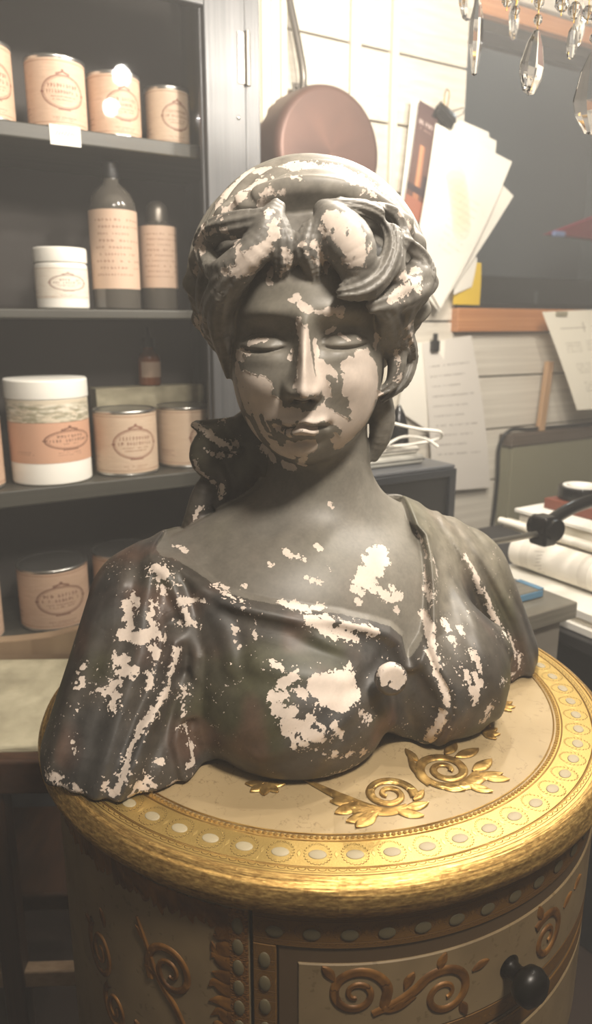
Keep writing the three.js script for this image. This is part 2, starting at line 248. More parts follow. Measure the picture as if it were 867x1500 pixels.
  // right side: frame band with ovals round a curved drawer front
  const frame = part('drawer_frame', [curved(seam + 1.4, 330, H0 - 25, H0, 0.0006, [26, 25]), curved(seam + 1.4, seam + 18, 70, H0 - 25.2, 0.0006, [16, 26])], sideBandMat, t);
  for (let i = 0; i < 13; i++) place(seam + 17 + i * 25.5, H0 - 13, new THREE.SphereGeometry(1, 16, 8).scale(0.0062, 0.0046, 0.0009), sideOvalMat, frame, 'oval_medallion');
  for (let i = 0; i < 8; i++) place(seam + 10, H0 - 38 - i * 20, sideOval, sideOvalMat, frame, 'oval_medallion');
  const d1 = 566;
  const drawer = part('drawer', curved(seam + 19, 330, d1, H0 - 26, -0.001, [60, 60]), std({ color: 0x57452f, roughness: 0.55, metalness: 0.3 }), t);
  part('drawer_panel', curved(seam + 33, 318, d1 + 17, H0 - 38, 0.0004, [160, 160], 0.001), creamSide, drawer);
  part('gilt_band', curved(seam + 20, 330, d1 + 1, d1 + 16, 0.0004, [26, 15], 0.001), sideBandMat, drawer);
  const [kx, ky] = [137,610];
  {
    const [ax, ay, bx2, by2, cx2, cy2] = [14,623, 79,615, 181,616];
    part('gilded_scroll', [
      ribbon([...spiral(ax, ay, 22, 3, 0.1, 1.75, 4.2, 1.6, 1.0).reverse(), [ax + 21, ay - 14, 4.2], [ax + 30, ay - 14, 4.4], [bx2 - 24, by2 + 2, 4.4]], onDrum, 0.0018),
      ribbon([[ax + 12, ay - 18, 3], [ax + 34, ay - 8, 4], ...spiral(bx2, by2 - 4, 24, 4, 2.7, -1.6, 4.4, 1.6)], onDrum, 0.0018),
      ribbon(spiral(cx2, cy2 - 4, 22, 4, 2.4, -1.6, 4.2, 1.8, 1.1), onDrum, 0.0018),
      ...[[ax - 15, ay + 12, 2.2], [bx2 - 6, by2 + 18, 1.2], [bx2 + 22, by2 + 8, 0.3], [bx2 + 14, by2 - 16, -1.2], [cx2 - 10, cy2 + 18, 1.9], [cx2 + 24, cy2 + 8, 0.5], [ax + 34, ay, 1.1], [cx2 + 44, cy2 + 12, 0.4]].map(([x, y, a]) => ribbon(leaf(x, y, a, 15, 4.2), onDrum, 0.0016)),
    ], oldGold, drawer);
  }
  const knob = part('knob', [M4(lathe([[0.0001, 0.030], [0.008, 0.0295], [0.0135, 0.026], [0.0152, 0.020], [0.0135, 0.0145], [0.009, 0.0115], [0.0065, 0.008], [0.0068, 0.003], [0.0095, 0], [0.0001, 0]], 28), 0, 0, 0, Math.PI / 2)], std({ color: 0x14110d, roughness: 0.35, metalness: 0.4 }), drawer);
  { const v = onDrum(kx, ky, 0.0004); knob.position.copy(v); knob.rotation.y = kx / 1000 / DRUM; }
  const low = part('drawer', curved(seam + 19, 330, 440, d1 - 3, -0.001, [60, 60]), std({ color: 0x57452f, roughness: 0.55, metalness: 0.3 }), t);
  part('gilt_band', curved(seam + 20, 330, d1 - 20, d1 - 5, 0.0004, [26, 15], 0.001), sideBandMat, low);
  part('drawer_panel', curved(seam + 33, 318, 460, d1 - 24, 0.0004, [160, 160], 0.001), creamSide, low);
  // acanthus scrolls on the top
  const topScroll = (cx, cy, r, a0, turns, sx, leaves, tail) => part('gilded_scroll', [ribbon(spiral(cx, cy, r, r * 0.16, a0, turns, r * 0.2, r * 0.09, 1), onTop, 0.0014), ...leaves.map(([x, y, a, l, w]) => ribbon(leaf(x, y, a, l, w), onTop, 0.0013)), ...(tail ? [ribbon(tail, onTop, 0.0013)] : [])], gold, top);
  {
    const [ax, ay, bx3, by3, fx, fy, gx, gy, hx, hy, tx, ty, lx, ly] = [42,171, 94,139, -52,157, 171,33, 144,81, -8,159, 24,189];
    topScroll(ax + 2, ay, 21, 0.2, -1.7, 1, [[ax - 6, ay + 20, 2.7, 30, 7], [ax - 10, ay + 19, 2.25, 26, 7], [ax - 8, ay + 21, 3.3, 26, 6], [ax - 22, ay + 12, 2.6, 22, 6], [ax - 26, ay + 10, 3.2, 18, 5], [ax + 4, ay + 20, 0.3, 22, 5], [ax + 12, ay + 17, -0.3, 20, 5], [ax + 20, ay + 8, -0.9, 16, 4]], [[ax - 66, ay - 22, 1.5], [ax - 50, ay - 8, 3], [ax - 32, ay + 6, 5], [ax - 16, ay + 17, 6], [ax, ay + 21, 4.5], [ax + 14, ay + 15, 3]]);
    topScroll(bx3, by3, 24, 2.2, 1.75, 1, [[bx3 + 22, by3 + 10, -0.2, 24, 6], [bx3 + 24, by3 + 6, 0.3, 26, 6], [bx3 + 22, by3 + 2, -0.7, 26, 6], [bx3 + 12, by3 + 19, 0.5, 22, 5], [bx3 - 12, by3 + 19, 0.35, 24, 5], [bx3 + 12, by3 - 18, -0.5, 26, 6], [bx3 + 4, by3 - 22, -0.9, 22, 5], [bx3 - 20, by3 - 12, -2.0, 20, 4]], [[bx3 - 26, by3 - 20, 2], [bx3 - 24, by3, 3.4], [bx3 - 10, by3 + 20, 4], [bx3 + 12, by3 + 20, 6], [bx3 + 28, by3 + 6, 7]]);
    for (const [x, y, n] of [[fx, fy, 5], [gx - 6, gy, 4], [hx - 6, hy, 4]]) part('gilded_flower', Array.from({ length: n }, (_, k) => ribbon(leaf(x, y, (n === 5 ? 0.1 + k * 0.75 : -0.9 + k * 0.6), 16, 4.6), onTop, 0.0013)), gold, top);
  }
}

// ---------------------------------------------------------------- the dark glazed cabinet and what stands in it
const CF = -1.29;      // the door's plane
const cabinet = thing('display_cabinet', 'tall grey-black glazed cabinet with shelves of paint tins, left of the bust', 'cabinet', W(0, 0, CF), WALL_TURN);
const SHELVES = [[1.386, 0.024], [1.098, 0.016], [0.79, 0.03], [0.505, 0.03]];
{
  part('side_panel', bx(0.02, 2.2, 0.3, 0.69, 1.1, -0.17), MAT.stile, cabinet); part('side_panel', bx(0.02, 2.2, 0.3, -0.42, 1.1, -0.17), MAT.darkWood, cabinet);
  part('back_panel', bx(1.09, 2.16, 0.012, 0.135, 1.1, -0.31), MAT.cabinetBack, cabinet);
  part('top_panel', bx(1.13, 0.03, 0.32, 0.135, 2.2, -0.16), MAT.darkWood, cabinet); part('bottom_panel', bx(1.09, 0.1, 0.3, 0.135, 0.05, -0.16), MAT.darkWood, cabinet);
  SHELVES.forEach(([y, h], i) => part('shelf', bx(1.088, h, 0.255, 0.135, y - h / 2, -0.172, 0.003), MAT.shelf, cabinet));
  part('face_frame', [bx(0.03, 2.2, 0.022, 0.684, 1.1, -0.008, 0.002), bx(0.03, 2.2, 0.022, -0.415, 1.1, -0.008, 0.002)], MAT.stile, cabinet);
  const door = part('door', [bx(0.078, 2.1, 0.024, 0.627, 1.12, 0.0, 0.003), bx(0.078, 2.1, 0.024, -0.355, 1.12, 0, 0.003), bx(0.91, 0.11, 0.022, 0.135, 1.643, 0, 0.003), bx(0.91, 0.12, 0.022, 0.135, 0.2, 0, 0.003), bx(0.01, 1.38, 0.012, 0.589, 0.9, -0.006, 0.003)], MAT.stile, cabinet);
  part('pane', new THREE.PlaneGeometry(0.9, 1.42).translate(0.14, 0.9, -0.004), phys({ color: 0xffffff, roughness: 0.03, transmission: 1, thickness: 0, ior: 1.5, specularIntensity: 0.2 }), door);
  for (const y of [1.52, 0.5]) part('hinge', [new THREE.CylinderGeometry(0.0055, 0.0055, 0.085, 14).translate(0.668, y, 0.014), bx(0.02, 0.08, 0.004, 0.66, y, 0.012)], MAT.iron, door);
  part('screw', new THREE.SphereGeometry(0.0035, 12, 8).scale(1, 1, 0.5).translate(0.65, 1.425, 0.0125), MAT.steel, door);
  part('price_tag', bx(0.05, 0.03, 0.0012, 0.359, 1.373, -0.0438), std({ map: canvasTexture(128, 80, (c) => { c.fillStyle = '#f2eee4'; c.fillRect(0, 0, 128, 80); c.strokeStyle = '#8a857c'; c.lineWidth = 3; c.beginPath(); c.moveTo(22, 34); for (let i = 0; i < 26; i++) c.lineTo(22 + i * 3.3, 34 + Math.sin(i * 1.7) * 9 - (i % 5)); c.stroke(); }), roughness: 0.8 }), cabinet, 'small white handwritten tag on the edge of the upper shelf');
}
// labels: beige paper, a brown oval frame with a crown of leaves, and lines of small print too soft to read
function scribble(c, x, y, w, h, col, n) { c.fillStyle = col; const step = w / n; for (let i = 0; i < n; i++) { if (rnd() < 0.14) continue; const k = rnd(0.25, 0.62) * step; c.fillRect(x + i * step, y, k * 0.45, h); c.fillRect(x + i * step + k * 0.7, y + h * rnd(0, 0.4), k * 0.4, h * 0.6); if (rnd() < 0.6) c.fillRect(x + i * step, y + h * rnd(0, 0.8), k, h * 0.22); } }
function oval(c, x, y, rx, ry, col) {
  c.strokeStyle = col; c.lineWidth = 7; c.beginPath(); c.ellipse(x, y, rx, ry, 0, 0, 7); c.stroke(); c.lineWidth = 2.5; c.beginPath(); c.ellipse(x, y, rx - 10, ry - 9, 0, 0, 7); c.stroke();
  c.fillStyle = col; for (let i = -3; i <= 3; i++) { c.beginPath(); c.ellipse(x + i * 11, y - ry - 6 - (3 - Math.abs(i)) * 4, 8, 5, i * 0.5, 0, 7); c.fill(); c.beginPath(); c.ellipse(x + i * 10, y + ry + 4, 6, 3.5, -i * 0.5, 0, 7); c.fill(); }
  c.beginPath(); c.ellipse(x, y - ry - 24, 7, 9, 0, 0, 7); c.fill(); for (const s of [-1, 1]) { c.beginPath(); c.ellipse(x + s * rx, y, 9, 7, 0, 0, 7); c.fill(); }
}
function tinLabel(base, ink, extra) {
  return canvasTexture(1024, 352, (c) => {
    c.fillStyle = base; c.fillRect(0, 0, 1024, 352);
    for (let i = 0; i < 700; i++) { c.fillStyle = `rgba(${rnd() > 0.5 ? '255,240,215' : '150,110,80'},0.05)`; c.fillRect(rnd(0, 1024), rnd(0, 352), rnd(10, 90), rnd(2, 14)); }
    c.fillStyle = 'rgba(120,70,45,0.55)'; c.fillRect(0, 12, 1024, 4); c.fillRect(0, 334, 1024, 4);
    for (const x of [512]) { oval(c, x, 176, 118, 88, ink); scribble(c, x - 84, 132, 168, 22, ink, 10); scribble(c, x - 92, 164, 184, 20, ink, 12); scribble(c, x - 70, 196, 140, 9, ink, 16); scribble(c, x - 60, 212, 120, 9, ink, 14); scribble(c, x - 66, 306, 132, 9, ink, 16); scribble(c, x - 50, 320, 100, 7, ink, 14); }
    for (const x of [270, 770]) { scribble(c, x - 60, 252, 90, 10, ink, 10); scribble(c, x - 60, 268, 70, 8, ink, 9); scribble(c, x - 60, 284, 96, 8, ink, 12); }
    extra?.(c);
  });
}
const LABELS = ['#c2a48b', '#c5a890', '#bea087', '#c4ad95'].map((b, i) => std({ map: tinLabel(b, i % 2 ? '#7d5242' : '#75503f'), roughness: 0.6 }));
function makeTin(name, label, u, y, w, r, h, o = {}) {
  const t = thing(name, label, o.cat ?? 'tin', W(u, y + 0.0004, w), WALL_TURN + (o.turn ?? 0), o.group);
  part('body', lathe([[0.0001, 0], [r * 0.985, 0], [r, 0.002], [r, 0.0042], [r - 0.0012, 0.0055], [r - 0.0012, h - 0.006], [r + 0.0006, h - 0.0045], [r + 0.0006, h - 0.002]], 64), o.bodyMat ?? MAT.tinMetal, t);
  part('label', new THREE.CylinderGeometry(r - 0.0002, r - 0.0002, h - 0.012, 72, 1, true).rotateY(Math.PI).translate(0, h / 2 + 0.0002, 0), o.mat, t);
  part('lid', lathe([[r + 0.0006, h - 0.002], [r + 0.0004, h], [r - 0.002, h + 0.0004], [r - 0.0035, h - 0.0025], [r - 0.0075, h - 0.003], [r - 0.0085, h - 0.001], [r - 0.014, h - 0.0008], [0.0001, h - 0.0008]], 64), o.lidMat ?? MAT.tinMetal, t);
  return t;
}
const g1 = 'paint tins in the glazed cabinet';
const S1 = 1.386, S2 = 1.098, S3 = 0.79, S4 = 0.505;
{
  makeTin('paint_tin', 'beige labelled paint tin cut off by the left edge, leftmost on the upper shelf', 0.247, S1, -1.40, 0.049, 0.118, { mat: LABELS[0], group: g1, turn: 0.25 });
  makeTin('paint_tin', 'beige labelled paint tin on the upper shelf, above the white tag', 0.366, S1, -1.40, 0.0490, 0.112, { mat: LABELS[1], group: g1 });
  makeTin('paint_tin', 'beige labelled paint tin on the upper shelf, third from the left', 0.468, S1, -1.405, 0.046, 0.106, { mat: LABELS[2], group: g1, turn: 0.1 });
  makeTin('paint_tin', 'small beige paint tin rightmost on the upper shelf, beside the door stile', 0.570, S1, -1.41, 0.040, 0.100, { mat: LABELS[3], group: g1, turn: 0.1 });
  const whiteJar = std({ map: tinLabel('#e6ddcf', '#8a6a5e'), roughness: 0.45 });
  const j = thing('plastic_jar', 'small white screw-top jar with an oval label on the middle shelf', 'jar', W(0.352, S2 + 0.0004, -1.40), WALL_TURN);
  part('body', lathe([[0.0001, 0], [0.043, 0], [0.0455, 0.004], [0.0455, 0.074], [0.042, 0.08], [0.0001, 0.08]], 56), MAT.white, j);
  part('label', new THREE.CylinderGeometry(0.0459, 0.0459, 0.052, 72, 1, true).rotateY(Math.PI).translate(0, 0.044, 0), whiteJar, j);
  part('lid', lathe([[0.0435, 0.079], [0.046, 0.08], [0.046, 0.101], [0.0445, 0.104], [0.0001, 0.104]], 56), MAT.white, j);
  const bottleLabel = std({ map: canvasTexture(512, 512, (c) => { c.fillStyle = '#bfa48e'; c.fillRect(0, 0, 512, 512); for (let i = 0; i < 9; i++) scribble(c, 165 + (i % 2) * 14, 60 + i * 44, 182 - (i % 3) * 24, 16, '#8d6a58', 13); for (let i = 0; i < 12; i++) scribble(c, 20, 60 + i * 32, 110, 7, '#9a7c6c', 16); }), roughness: 0.6 });
  const glassDark = phys({ color: 0x4a4640, roughness: 0.12, clearcoat: 0.6 });
  const b = thing('glass_bottle', 'tall dark bottle with domed shoulders and a beige label on the middle shelf', 'bottle', W(0.452, S2 + 0.0004, -1.40), WALL_TURN);
  part('body', lathe([[0.0001, 0], [0.04, 0], [0.043, 0.004], [0.043, 0.175], [0.041, 0.188], [0.033, 0.203], [0.021, 0.214], [0.0145, 0.220], [0.014, 0.228]], 56), glassDark, b);
  part('label', new THREE.CylinderGeometry(0.0434, 0.0434, 0.135, 72, 1, true).rotateY(Math.PI).translate(0, 0.104, 0), bottleLabel, b);
  part('cap', lathe([[0.014, 0.2275], [0.0165, 0.228], [0.0165, 0.252], [0.0155, 0.256], [0.0001, 0.256]], 40), MAT.black, b);
  const b2 = thing('glass_bottle', 'slimmer bottle with a round-topped stopper beside the tall bottle on the middle shelf', 'bottle', W(0.548, S2 + 0.0004, -1.43), WALL_TURN);
  part('body', lathe([[0.0001, 0], [0.034, 0], [0.036, 0.004], [0.036, 0.148], [0.034, 0.156], [0.022, 0.160], [0.02, 0.164]], 48), glassDark, b2);
  part('label', new THREE.CylinderGeometry(0.0364, 0.0364, 0.112, 72, 1, true).rotateY(Math.PI).translate(0, 0.098, 0), bottleLabel, b2);
  part('stopper', lathe([[0.02, 0.1635], [0.021, 0.164], [0.021, 0.182], [0.018, 0.193], [0.01, 0.2], [0.0001, 0.202]], 40), MAT.iron, b2);
  makeTin('paint_tin', 'beige labelled tin cut off by the left edge, left of the tall white tub', 0.165, S3, -1.405, 0.060, 0.124, { mat: LABELS[0], group: g1, turn: 0.15 });
  const tubLabel = std({ map: canvasTexture(1024, 420, (c) => {
    c.fillStyle = '#cfc3ad'; c.fillRect(0, 0, 1024, 150);
    for (let i = 0; i < 420; i++) { c.fillStyle = ['rgba(120,118,92,0.35)', 'rgba(226,220,205,0.4)', 'rgba(150,142,120,0.35)'][i % 3]; c.beginPath(); c.ellipse(rnd(0, 1024), rnd(24, 150), rnd(6, 34), rnd(4, 13), 0, 0, 7); c.fill(); }
    c.fillStyle = '#cb9f84'; c.fillRect(0, 150, 1024, 270); c.fillStyle = '#8a5b46'; c.fillRect(0, 148, 1024, 3);
    oval(c, 560, 268, 105, 62, '#76503f'); scribble(c, 505, 234, 120, 18, '#6b4a3c', 8); scribble(c, 474, 262, 172, 20, '#6b4a3c', 13); scribble(c, 530, 292, 70, 7, '#6b4a3c', 8); scribble(c, 500, 350, 120, 8, '#85604f', 15); scribble(c, 504, 366, 110, 7, '#85604f', 15); scribble(c, 330, 340, 70, 9, '#85604f', 7); scribble(c, 330, 356, 84, 7, '#85604f', 9);
  }), roughness: 0.55 });
  const tub = thing('plastic_tub', 'tall white tub with a landscape band and pinkish label on the lower shelf', 'tub', W(0.310, S3 + 0.0004, -1.405), WALL_TURN);
  part('body', lathe([[0.0001, 0], [0.069, 0], [0.0715, 0.004], [0.0715, 0.155], [0.0001, 0.155]], 64), MAT.white, tub);
  part('label', new THREE.CylinderGeometry(0.072, 0.072, 0.112, 80, 1, true).rotateY(Math.PI).translate(0, 0.097, 0), tubLabel, tub);
  part('lid', lathe([[0.0715, 0.1545], [0.0735, 0.155], [0.0735, 0.184], [0.0715, 0.188], [0.0001, 0.188]], 64), MAT.white, tub);
  makeTin('paint_tin', 'wide beige tin between the tall white tub and another tin on the lower shelf', 0.455, S3, -1.405, 0.0605, 0.124, { mat: LABELS[3], group: g1 });
  makeTin('paint_tin', 'wide beige tin on the lower shelf, half hidden behind the scarf knot', 0.588, S3, -1.425, 0.058, 0.122, { mat: LABELS[3], group: g1, turn: 0.5 });
  const fb = single('flat_box', bx(0.24, 0.155, 0.05, 0, 0.0775, 0, 0.003), MAT.cream, 'pale flat box standing behind the wide tins on the lower shelf', 'box'); fb.position.set(...W(0.55, S3 + 0.0005, -1.53)); fb.rotation.y = WALL_TURN;
  const am = thing('dropper_bottle', 'small amber bottle with a dark cap and pale label above the pale flat box', 'bottle', W(0.555, S3 + 0.156, -1.53), WALL_TURN);
  part('body', lathe([[0.0001, 0], [0.022, 0], [0.024, 0.003], [0.024, 0.056], [0.02, 0.066], [0.011, 0.073], [0.011, 0.08]], 40), phys({ color: 0x6a3a1c, roughness: 0.15, clearcoat: 0.5 }), am);
  part('label', new THREE.CylinderGeometry(0.0243, 0.0243, 0.032, 48, 1, true, -1.1, 2.2).translate(0, 0.034, 0), std({ color: 0x8f7a68, roughness: 0.7 }), am);
  part('cap', lathe([[0.011, 0.0795], [0.0135, 0.08], [0.0135, 0.098], [0.006, 0.102], [0.004, 0.12], [0.0001, 0.122]], 32), MAT.black, am);
  makeTin('paint_tin', 'beige tin with a silver lid cut off by the left edge, bottom shelf', 0.135, S4, -1.41, 0.062, 0.115, { mat: LABELS[1], group: g1 });
  makeTin('paint_tin', 'beige tin with a broad silver lid on the bottom shelf, behind the wooden tray', 0.296, S4, -1.415, 0.066, 0.122, { mat: LABELS[2], group: g1 });
  makeTin('paint_tin', 'beige tin with a silver lid on the bottom shelf, half hidden by the bust\'s shoulder', 0.440, S4, -1.42, 0.062, 0.124, { mat: LABELS[0], group: g1 });
}

// ---------------------------------------------------------------- things along the wall and on the desk to the right
const onWall = (name, label, cat, w) => thing(name, label, cat, W(0, 0, w), WALL_TURN);
// a sheet of paper through four corners [u, y, w] (top left, top right, bottom right, bottom left), bowed out by b
function sheet(q, w0, b = 0.01, n = 8, curl = 0) {
  const P = [], UV = [], I = [];
  for (let j = 0; j <= n; j++) for (let i = 0; i <= n; i++) {
    const s = i / n, t = j / n, k = (c) => (q[0][c] * (1 - s) + q[1][c] * s) * (1 - t) + (q[3][c] * (1 - s) + q[2][c] * s) * t;
    P.push(k(0), k(1), k(2) - w0 + b * Math.sin(Math.PI * t) * (0.4 + 0.6 * s) + curl * s * t * t); UV.push(s, 1 - t);
    if (i && j) { const a = j * (n + 1) + i, c = a - n - 1; I.push(c - 1, a - 1, c, a - 1, a, c); }
  }
  const g = new THREE.BufferGeometry(); g.setAttribute('position', new THREE.BufferAttribute(Float32Array.from(P), 3)); g.setAttribute('uv', new THREE.BufferAttribute(Float32Array.from(UV), 2)); g.setIndex(I); g.computeVertexNormals(); return g;
}
{ // copper pan on the wall: bottom outwards, long handle up
  const p = thing('copper_pan', 'old copper saucepan with a long handle hanging on the white planks behind the bust', 'pan', W(1.000, 1.450, -1.618), WALL_TURN);
  const R = 0.143;
  part('bowl', M4(lathe([[R + 0.004, 0.002], [R + 0.0045, 0.004], [R + 0.002, 0.0065], [R, 0.012], [R - 0.003, 0.08], [R - 0.007, 0.094], [R - 0.013, 0.1], [R - 0.02, 0.1015], [0.0001, 0.1015]], 96), 0, 0, 0.006, Math.PI / 2), MAT.copper, p);
  part('handle', [tube([[-0.032, R - 0.01, 0.034], [-0.034, R + 0.02, 0.042], [-0.045, R + 0.09, 0.036], [-0.066, R + 0.2, 0.024], [-0.072, R + 0.3, 0.022]], 0.0085, 40, 12)], MAT.iron, p);
  part('bracket', [bx(0.05, 0.02, 0.006, -0.032, R - 0.004, 0.034, 0.002), ...[-0.018, 0.018].map((x) => new THREE.SphereGeometry(0.005, 10, 8).translate(-0.032 + x, R - 0.002, 0.039))], MAT.iron, p);
}
{ // bundle of papers hanging from a nail by a binder clip
  const w = -1.6, b = onWall('paper_bundle', 'bundle of loose white papers and a brown brochure hung from a black binder clip', 'papers', w);
  const q = (...l) => l;
  part('sheet', sheet(q([1.389,1.592,-1.575],[1.558,1.571,-1.590],[1.563,1.517,-1.590],[1.411,1.533,-1.575]), w, 0.002), MAT.paper, b);
  part('sheet', sheet(q([1.394,1.582,-1.570],[1.583,1.552,-1.585],[1.576,1.491,-1.585],[1.409,1.499,-1.570]), w, 0.002), MAT.paper, b);
  part('sheet', sheet(q([1.377,1.559,-1.565],[1.651,1.418,-1.575],[1.423,1.136,-1.580],[1.342,1.221,-1.575]), w, 0.006), MAT.paper, b);
  part('sheet', sheet(q([1.452,1.295,-1.580],[1.538,1.250,-1.585],[1.528,1.174,-1.590],[1.457,1.151,-1.585]), w, 0.002), MAT.paper, b);
  part('yellow_card', sheet(q([1.462,1.240,-1.590],[1.561,1.239,-1.592],[1.568,1.125,-1.597],[1.467,1.126,-1.597]), w, 0.002), phys({ color: 0xdcb92f, roughness: 0.7, side: THREE.DoubleSide }), b, 'yellow card at the back of the bundle');
  const printed = phys({ map: canvasTexture(256, 360, (c) => { c.fillStyle = '#f0ebdf'; c.fillRect(0, 0, 256, 360); for (let i = 0; i < 8; i++) { c.fillStyle = 'rgba(214,190,150,0.20)'; c.beginPath(); c.ellipse(90 + i * 12, 90 + i * 14, 40, 26, 0, 0, 7); c.fill(); } for (let i = 0; i < 9; i++) scribble(c, 110, 120 + i * 16, 100, 5, 'rgba(170,155,135,0.35)', 15); }), roughness: 0.8, side: THREE.DoubleSide });
  part('sheet', sheet(q([1.337,1.558,-1.550],[1.621,1.500,-1.560],[1.390,1.105,-1.565],[1.280,1.197,-1.560]), w, 0.016, 10), printed, b);
  part('folded_corner', sheet(q([1.348,1.223,-1.550],[1.483,1.290,-1.550],[1.384,1.113,-1.554],[1.315,1.193,-1.553]), w, 0.003), MAT.paper, b);
  part('sheet', sheet(q([1.287,1.615,-1.585],[1.315,1.611,-1.580],[1.303,1.329,-1.585],[1.265,1.368,-1.590]), w, 0.004), MAT.paper, b);
  const cover = std({ map: canvasTexture(160, 420, (c) => {
    const g = c.createLinearGradient(0, 0, 0, 420); g.addColorStop(0, '#4b3434'); g.addColorStop(0.4, '#5c4038'); g.addColorStop(1, '#5a3a30'); c.fillStyle = g; c.fillRect(0, 0, 160, 420);
    scribble(c, 22, 62, 112, 18, '#d8c6bd', 9); scribble(c, 22, 90, 112, 7, '#b49a90', 16);
    c.fillStyle = '#a06a4c'; c.fillRect(46, 150, 40, 220); c.fillStyle = '#c08b63'; c.fillRect(56, 150, 14, 150); c.fillStyle = '#33242a'; c.fillRect(98, 250, 44, 60); c.fillRect(0, 300, 160, 26); c.fillStyle = '#9a5f4a'; c.fillRect(0, 345, 160, 75);
  }), roughness: 0.45, side: THREE.DoubleSide });
  part('brochure', sheet(q([1.297,1.609,-1.568],[1.349,1.587,-1.556],[1.328,1.317,-1.565],[1.265,1.347,-1.578]), w, 0.006), cover, b, 'brown brochure with a photograph on its cover');
  const clip = part('binder_clip', [M4(new THREE.CylinderGeometry(0.012, 0.019, 0.058, 3, 1).rotateZ(Math.PI / 2), 0, 0, 0, 0.5), bx(0.058, 0.03, 0.003, 0, -0.012, 0.008), bx(0.058, 0.03, 0.003, 0, -0.012, -0.008)], MAT.black, b);
  { const c = [1.369,1.584,-1.550]; clip.position.set(c[0], c[1], c[2] - w); clip.rotation.z = -0.52; }
  part('wire_handle', [tube([[0.012, 0.01, 0], [0.03, 0.03, 0], [0.043, 0.045, 0.001], [0.05, 0.036, 0.001], [0.03, 0.006, 0]], 0.0014, 24, 6).translate(-0.004, 0, 0)], MAT.steel, clip);
  part('wire_handle', [tube([[-0.014, 0.012, 0], [-0.026, 0.032, 0], [-0.028, 0.046, 0], [-0.018, 0.046, 0], [-0.004, 0.014, 0]], 0.0014, 24, 6)], MAT.brass, clip);
}
{ // printed list below the window, under a small clip
  const w = -1.61, b = onWall('pinned_sheets', 'printed white sheets hanging under a small black clip on the planks below the window', 'papers', w);
  const lines = phys({ map: canvasTexture(300, 800, (c) => { c.fillStyle = '#d9d3ca'; c.fillRect(0, 0, 300, 800); for (let i = 0; i < 10; i++) { c.save(); c.translate(30, 120 + i * 52); c.rotate(0.02); scribble(c, 0, 0, 232 - (i % 3) * 36, 9, 'rgba(95,86,80,0.75)', 30); c.restore(); } }), roughness: 0.85, side: THREE.DoubleSide });
  part('sheet', sheet([[1.327,1.022,-1.607], [1.448,1.030,-1.600], [1.435,0.758,-1.600], [1.287,0.845,-1.600]], w, 0.004), MAT.paper, b);
  part('sheet', sheet([[1.366,1.022,-1.602], [1.548,1.042,-1.602], [1.652,0.587,-1.590], [1.420,0.599,-1.590]], w, 0.012, 10), lines, b, 'front sheet with ten printed lines');
  const c = [1.405,1.014,-1.592];
  part('clip', [bx(0.026, 0.03, 0.012, c[0], c[1], c[2] - w, 0.002), bx(0.012, 0.024, 0.006, c[0], c[1] + 0.022, c[2] - w)], MAT.black, b);
}
{ // notice hanging over the sill at the right
  const w = -1.52, txt = phys({ map: canvasTexture(256, 420, (c) => { c.fillStyle = '#f3eddc'; c.fillRect(0, 0, 256, 420); const k = 'rgba(120,108,92,0.55)'; c.fillStyle = k; c.fillRect(40, 70, 90, 3); c.fillRect(120, 50, 3, 40); c.fillRect(150, 68, 70, 3); for (const [x, y] of [[40, 130], [120, 126], [60, 220], [76, 300], [150, 220]]) for (let i = 0; i < 4; i++) scribble(c, x, y + i * 12, 60, 6, k, 9); }), roughness: 0.8, side: THREE.DoubleSide });
  const g = onWall('notice', 'slanting white notice with small print hanging over the window sill at the right edge', 'notice', w);
  part('sheet', sheet([[1.751,1.107,-1.530], [2.120,1.121,-1.550], [2.103,0.816,-1.500], [1.894,0.819,-1.490]], w, 0.01), txt, g);
  part('tape', bx(0.05, 0.012, 0.001, 1.83, 1.103, -0.005), MAT.cream, g);
}
{ // shallow sideboard against the wall
  const s = onWall('sideboard', 'shallow grey-green sideboard with a brown top against the planks at the right', 'sideboard', 0);
  part('top', bx(1.1, 0.036, 0.056, 2.252, 0.728, -1.589, 0.004), MAT.brownTop, s);
  part('front_panel', bx(1.09, 0.708, 0.014, 2.256, 0.356, -1.573, 0.002), MAT.greenGrey, s);
  part('side_panel', bx(0.018, 0.708, 0.034, 1.72, 0.356, -1.599, 0.002), MAT.greenGrey, s);
  const st = single('wooden_stick', M4(new RoundedBoxGeometry(0.028, 0.215, 0.016, 2, 0.003), 0, 0.1065, 0, 0, 0, -0.075), MAT.paleWood, 'flat wooden stick standing on the sideboard behind the slanting notice', 'stick');
  st.position.set(...W(1.86, 0.7475, -1.588)); st.rotation.y = WALL_TURN;
  single('cable', tube([W(2.3, 0.753, -1.585), W(2.02, 0.754, -1.585), W(1.8, 0.756, -1.588), W(1.715, 0.756, -1.59), W(1.692, 0.72, -1.60), W(1.69, 0.6, -1.60), W(1.685, 0.45, -1.605), W(1.66, 0.3, -1.605), W(1.65, 0.012, -1.605)], 0.0058, 90, 10), MAT.black, 'black cable lying on the sideboard and hanging down its left end', 'cable');
}
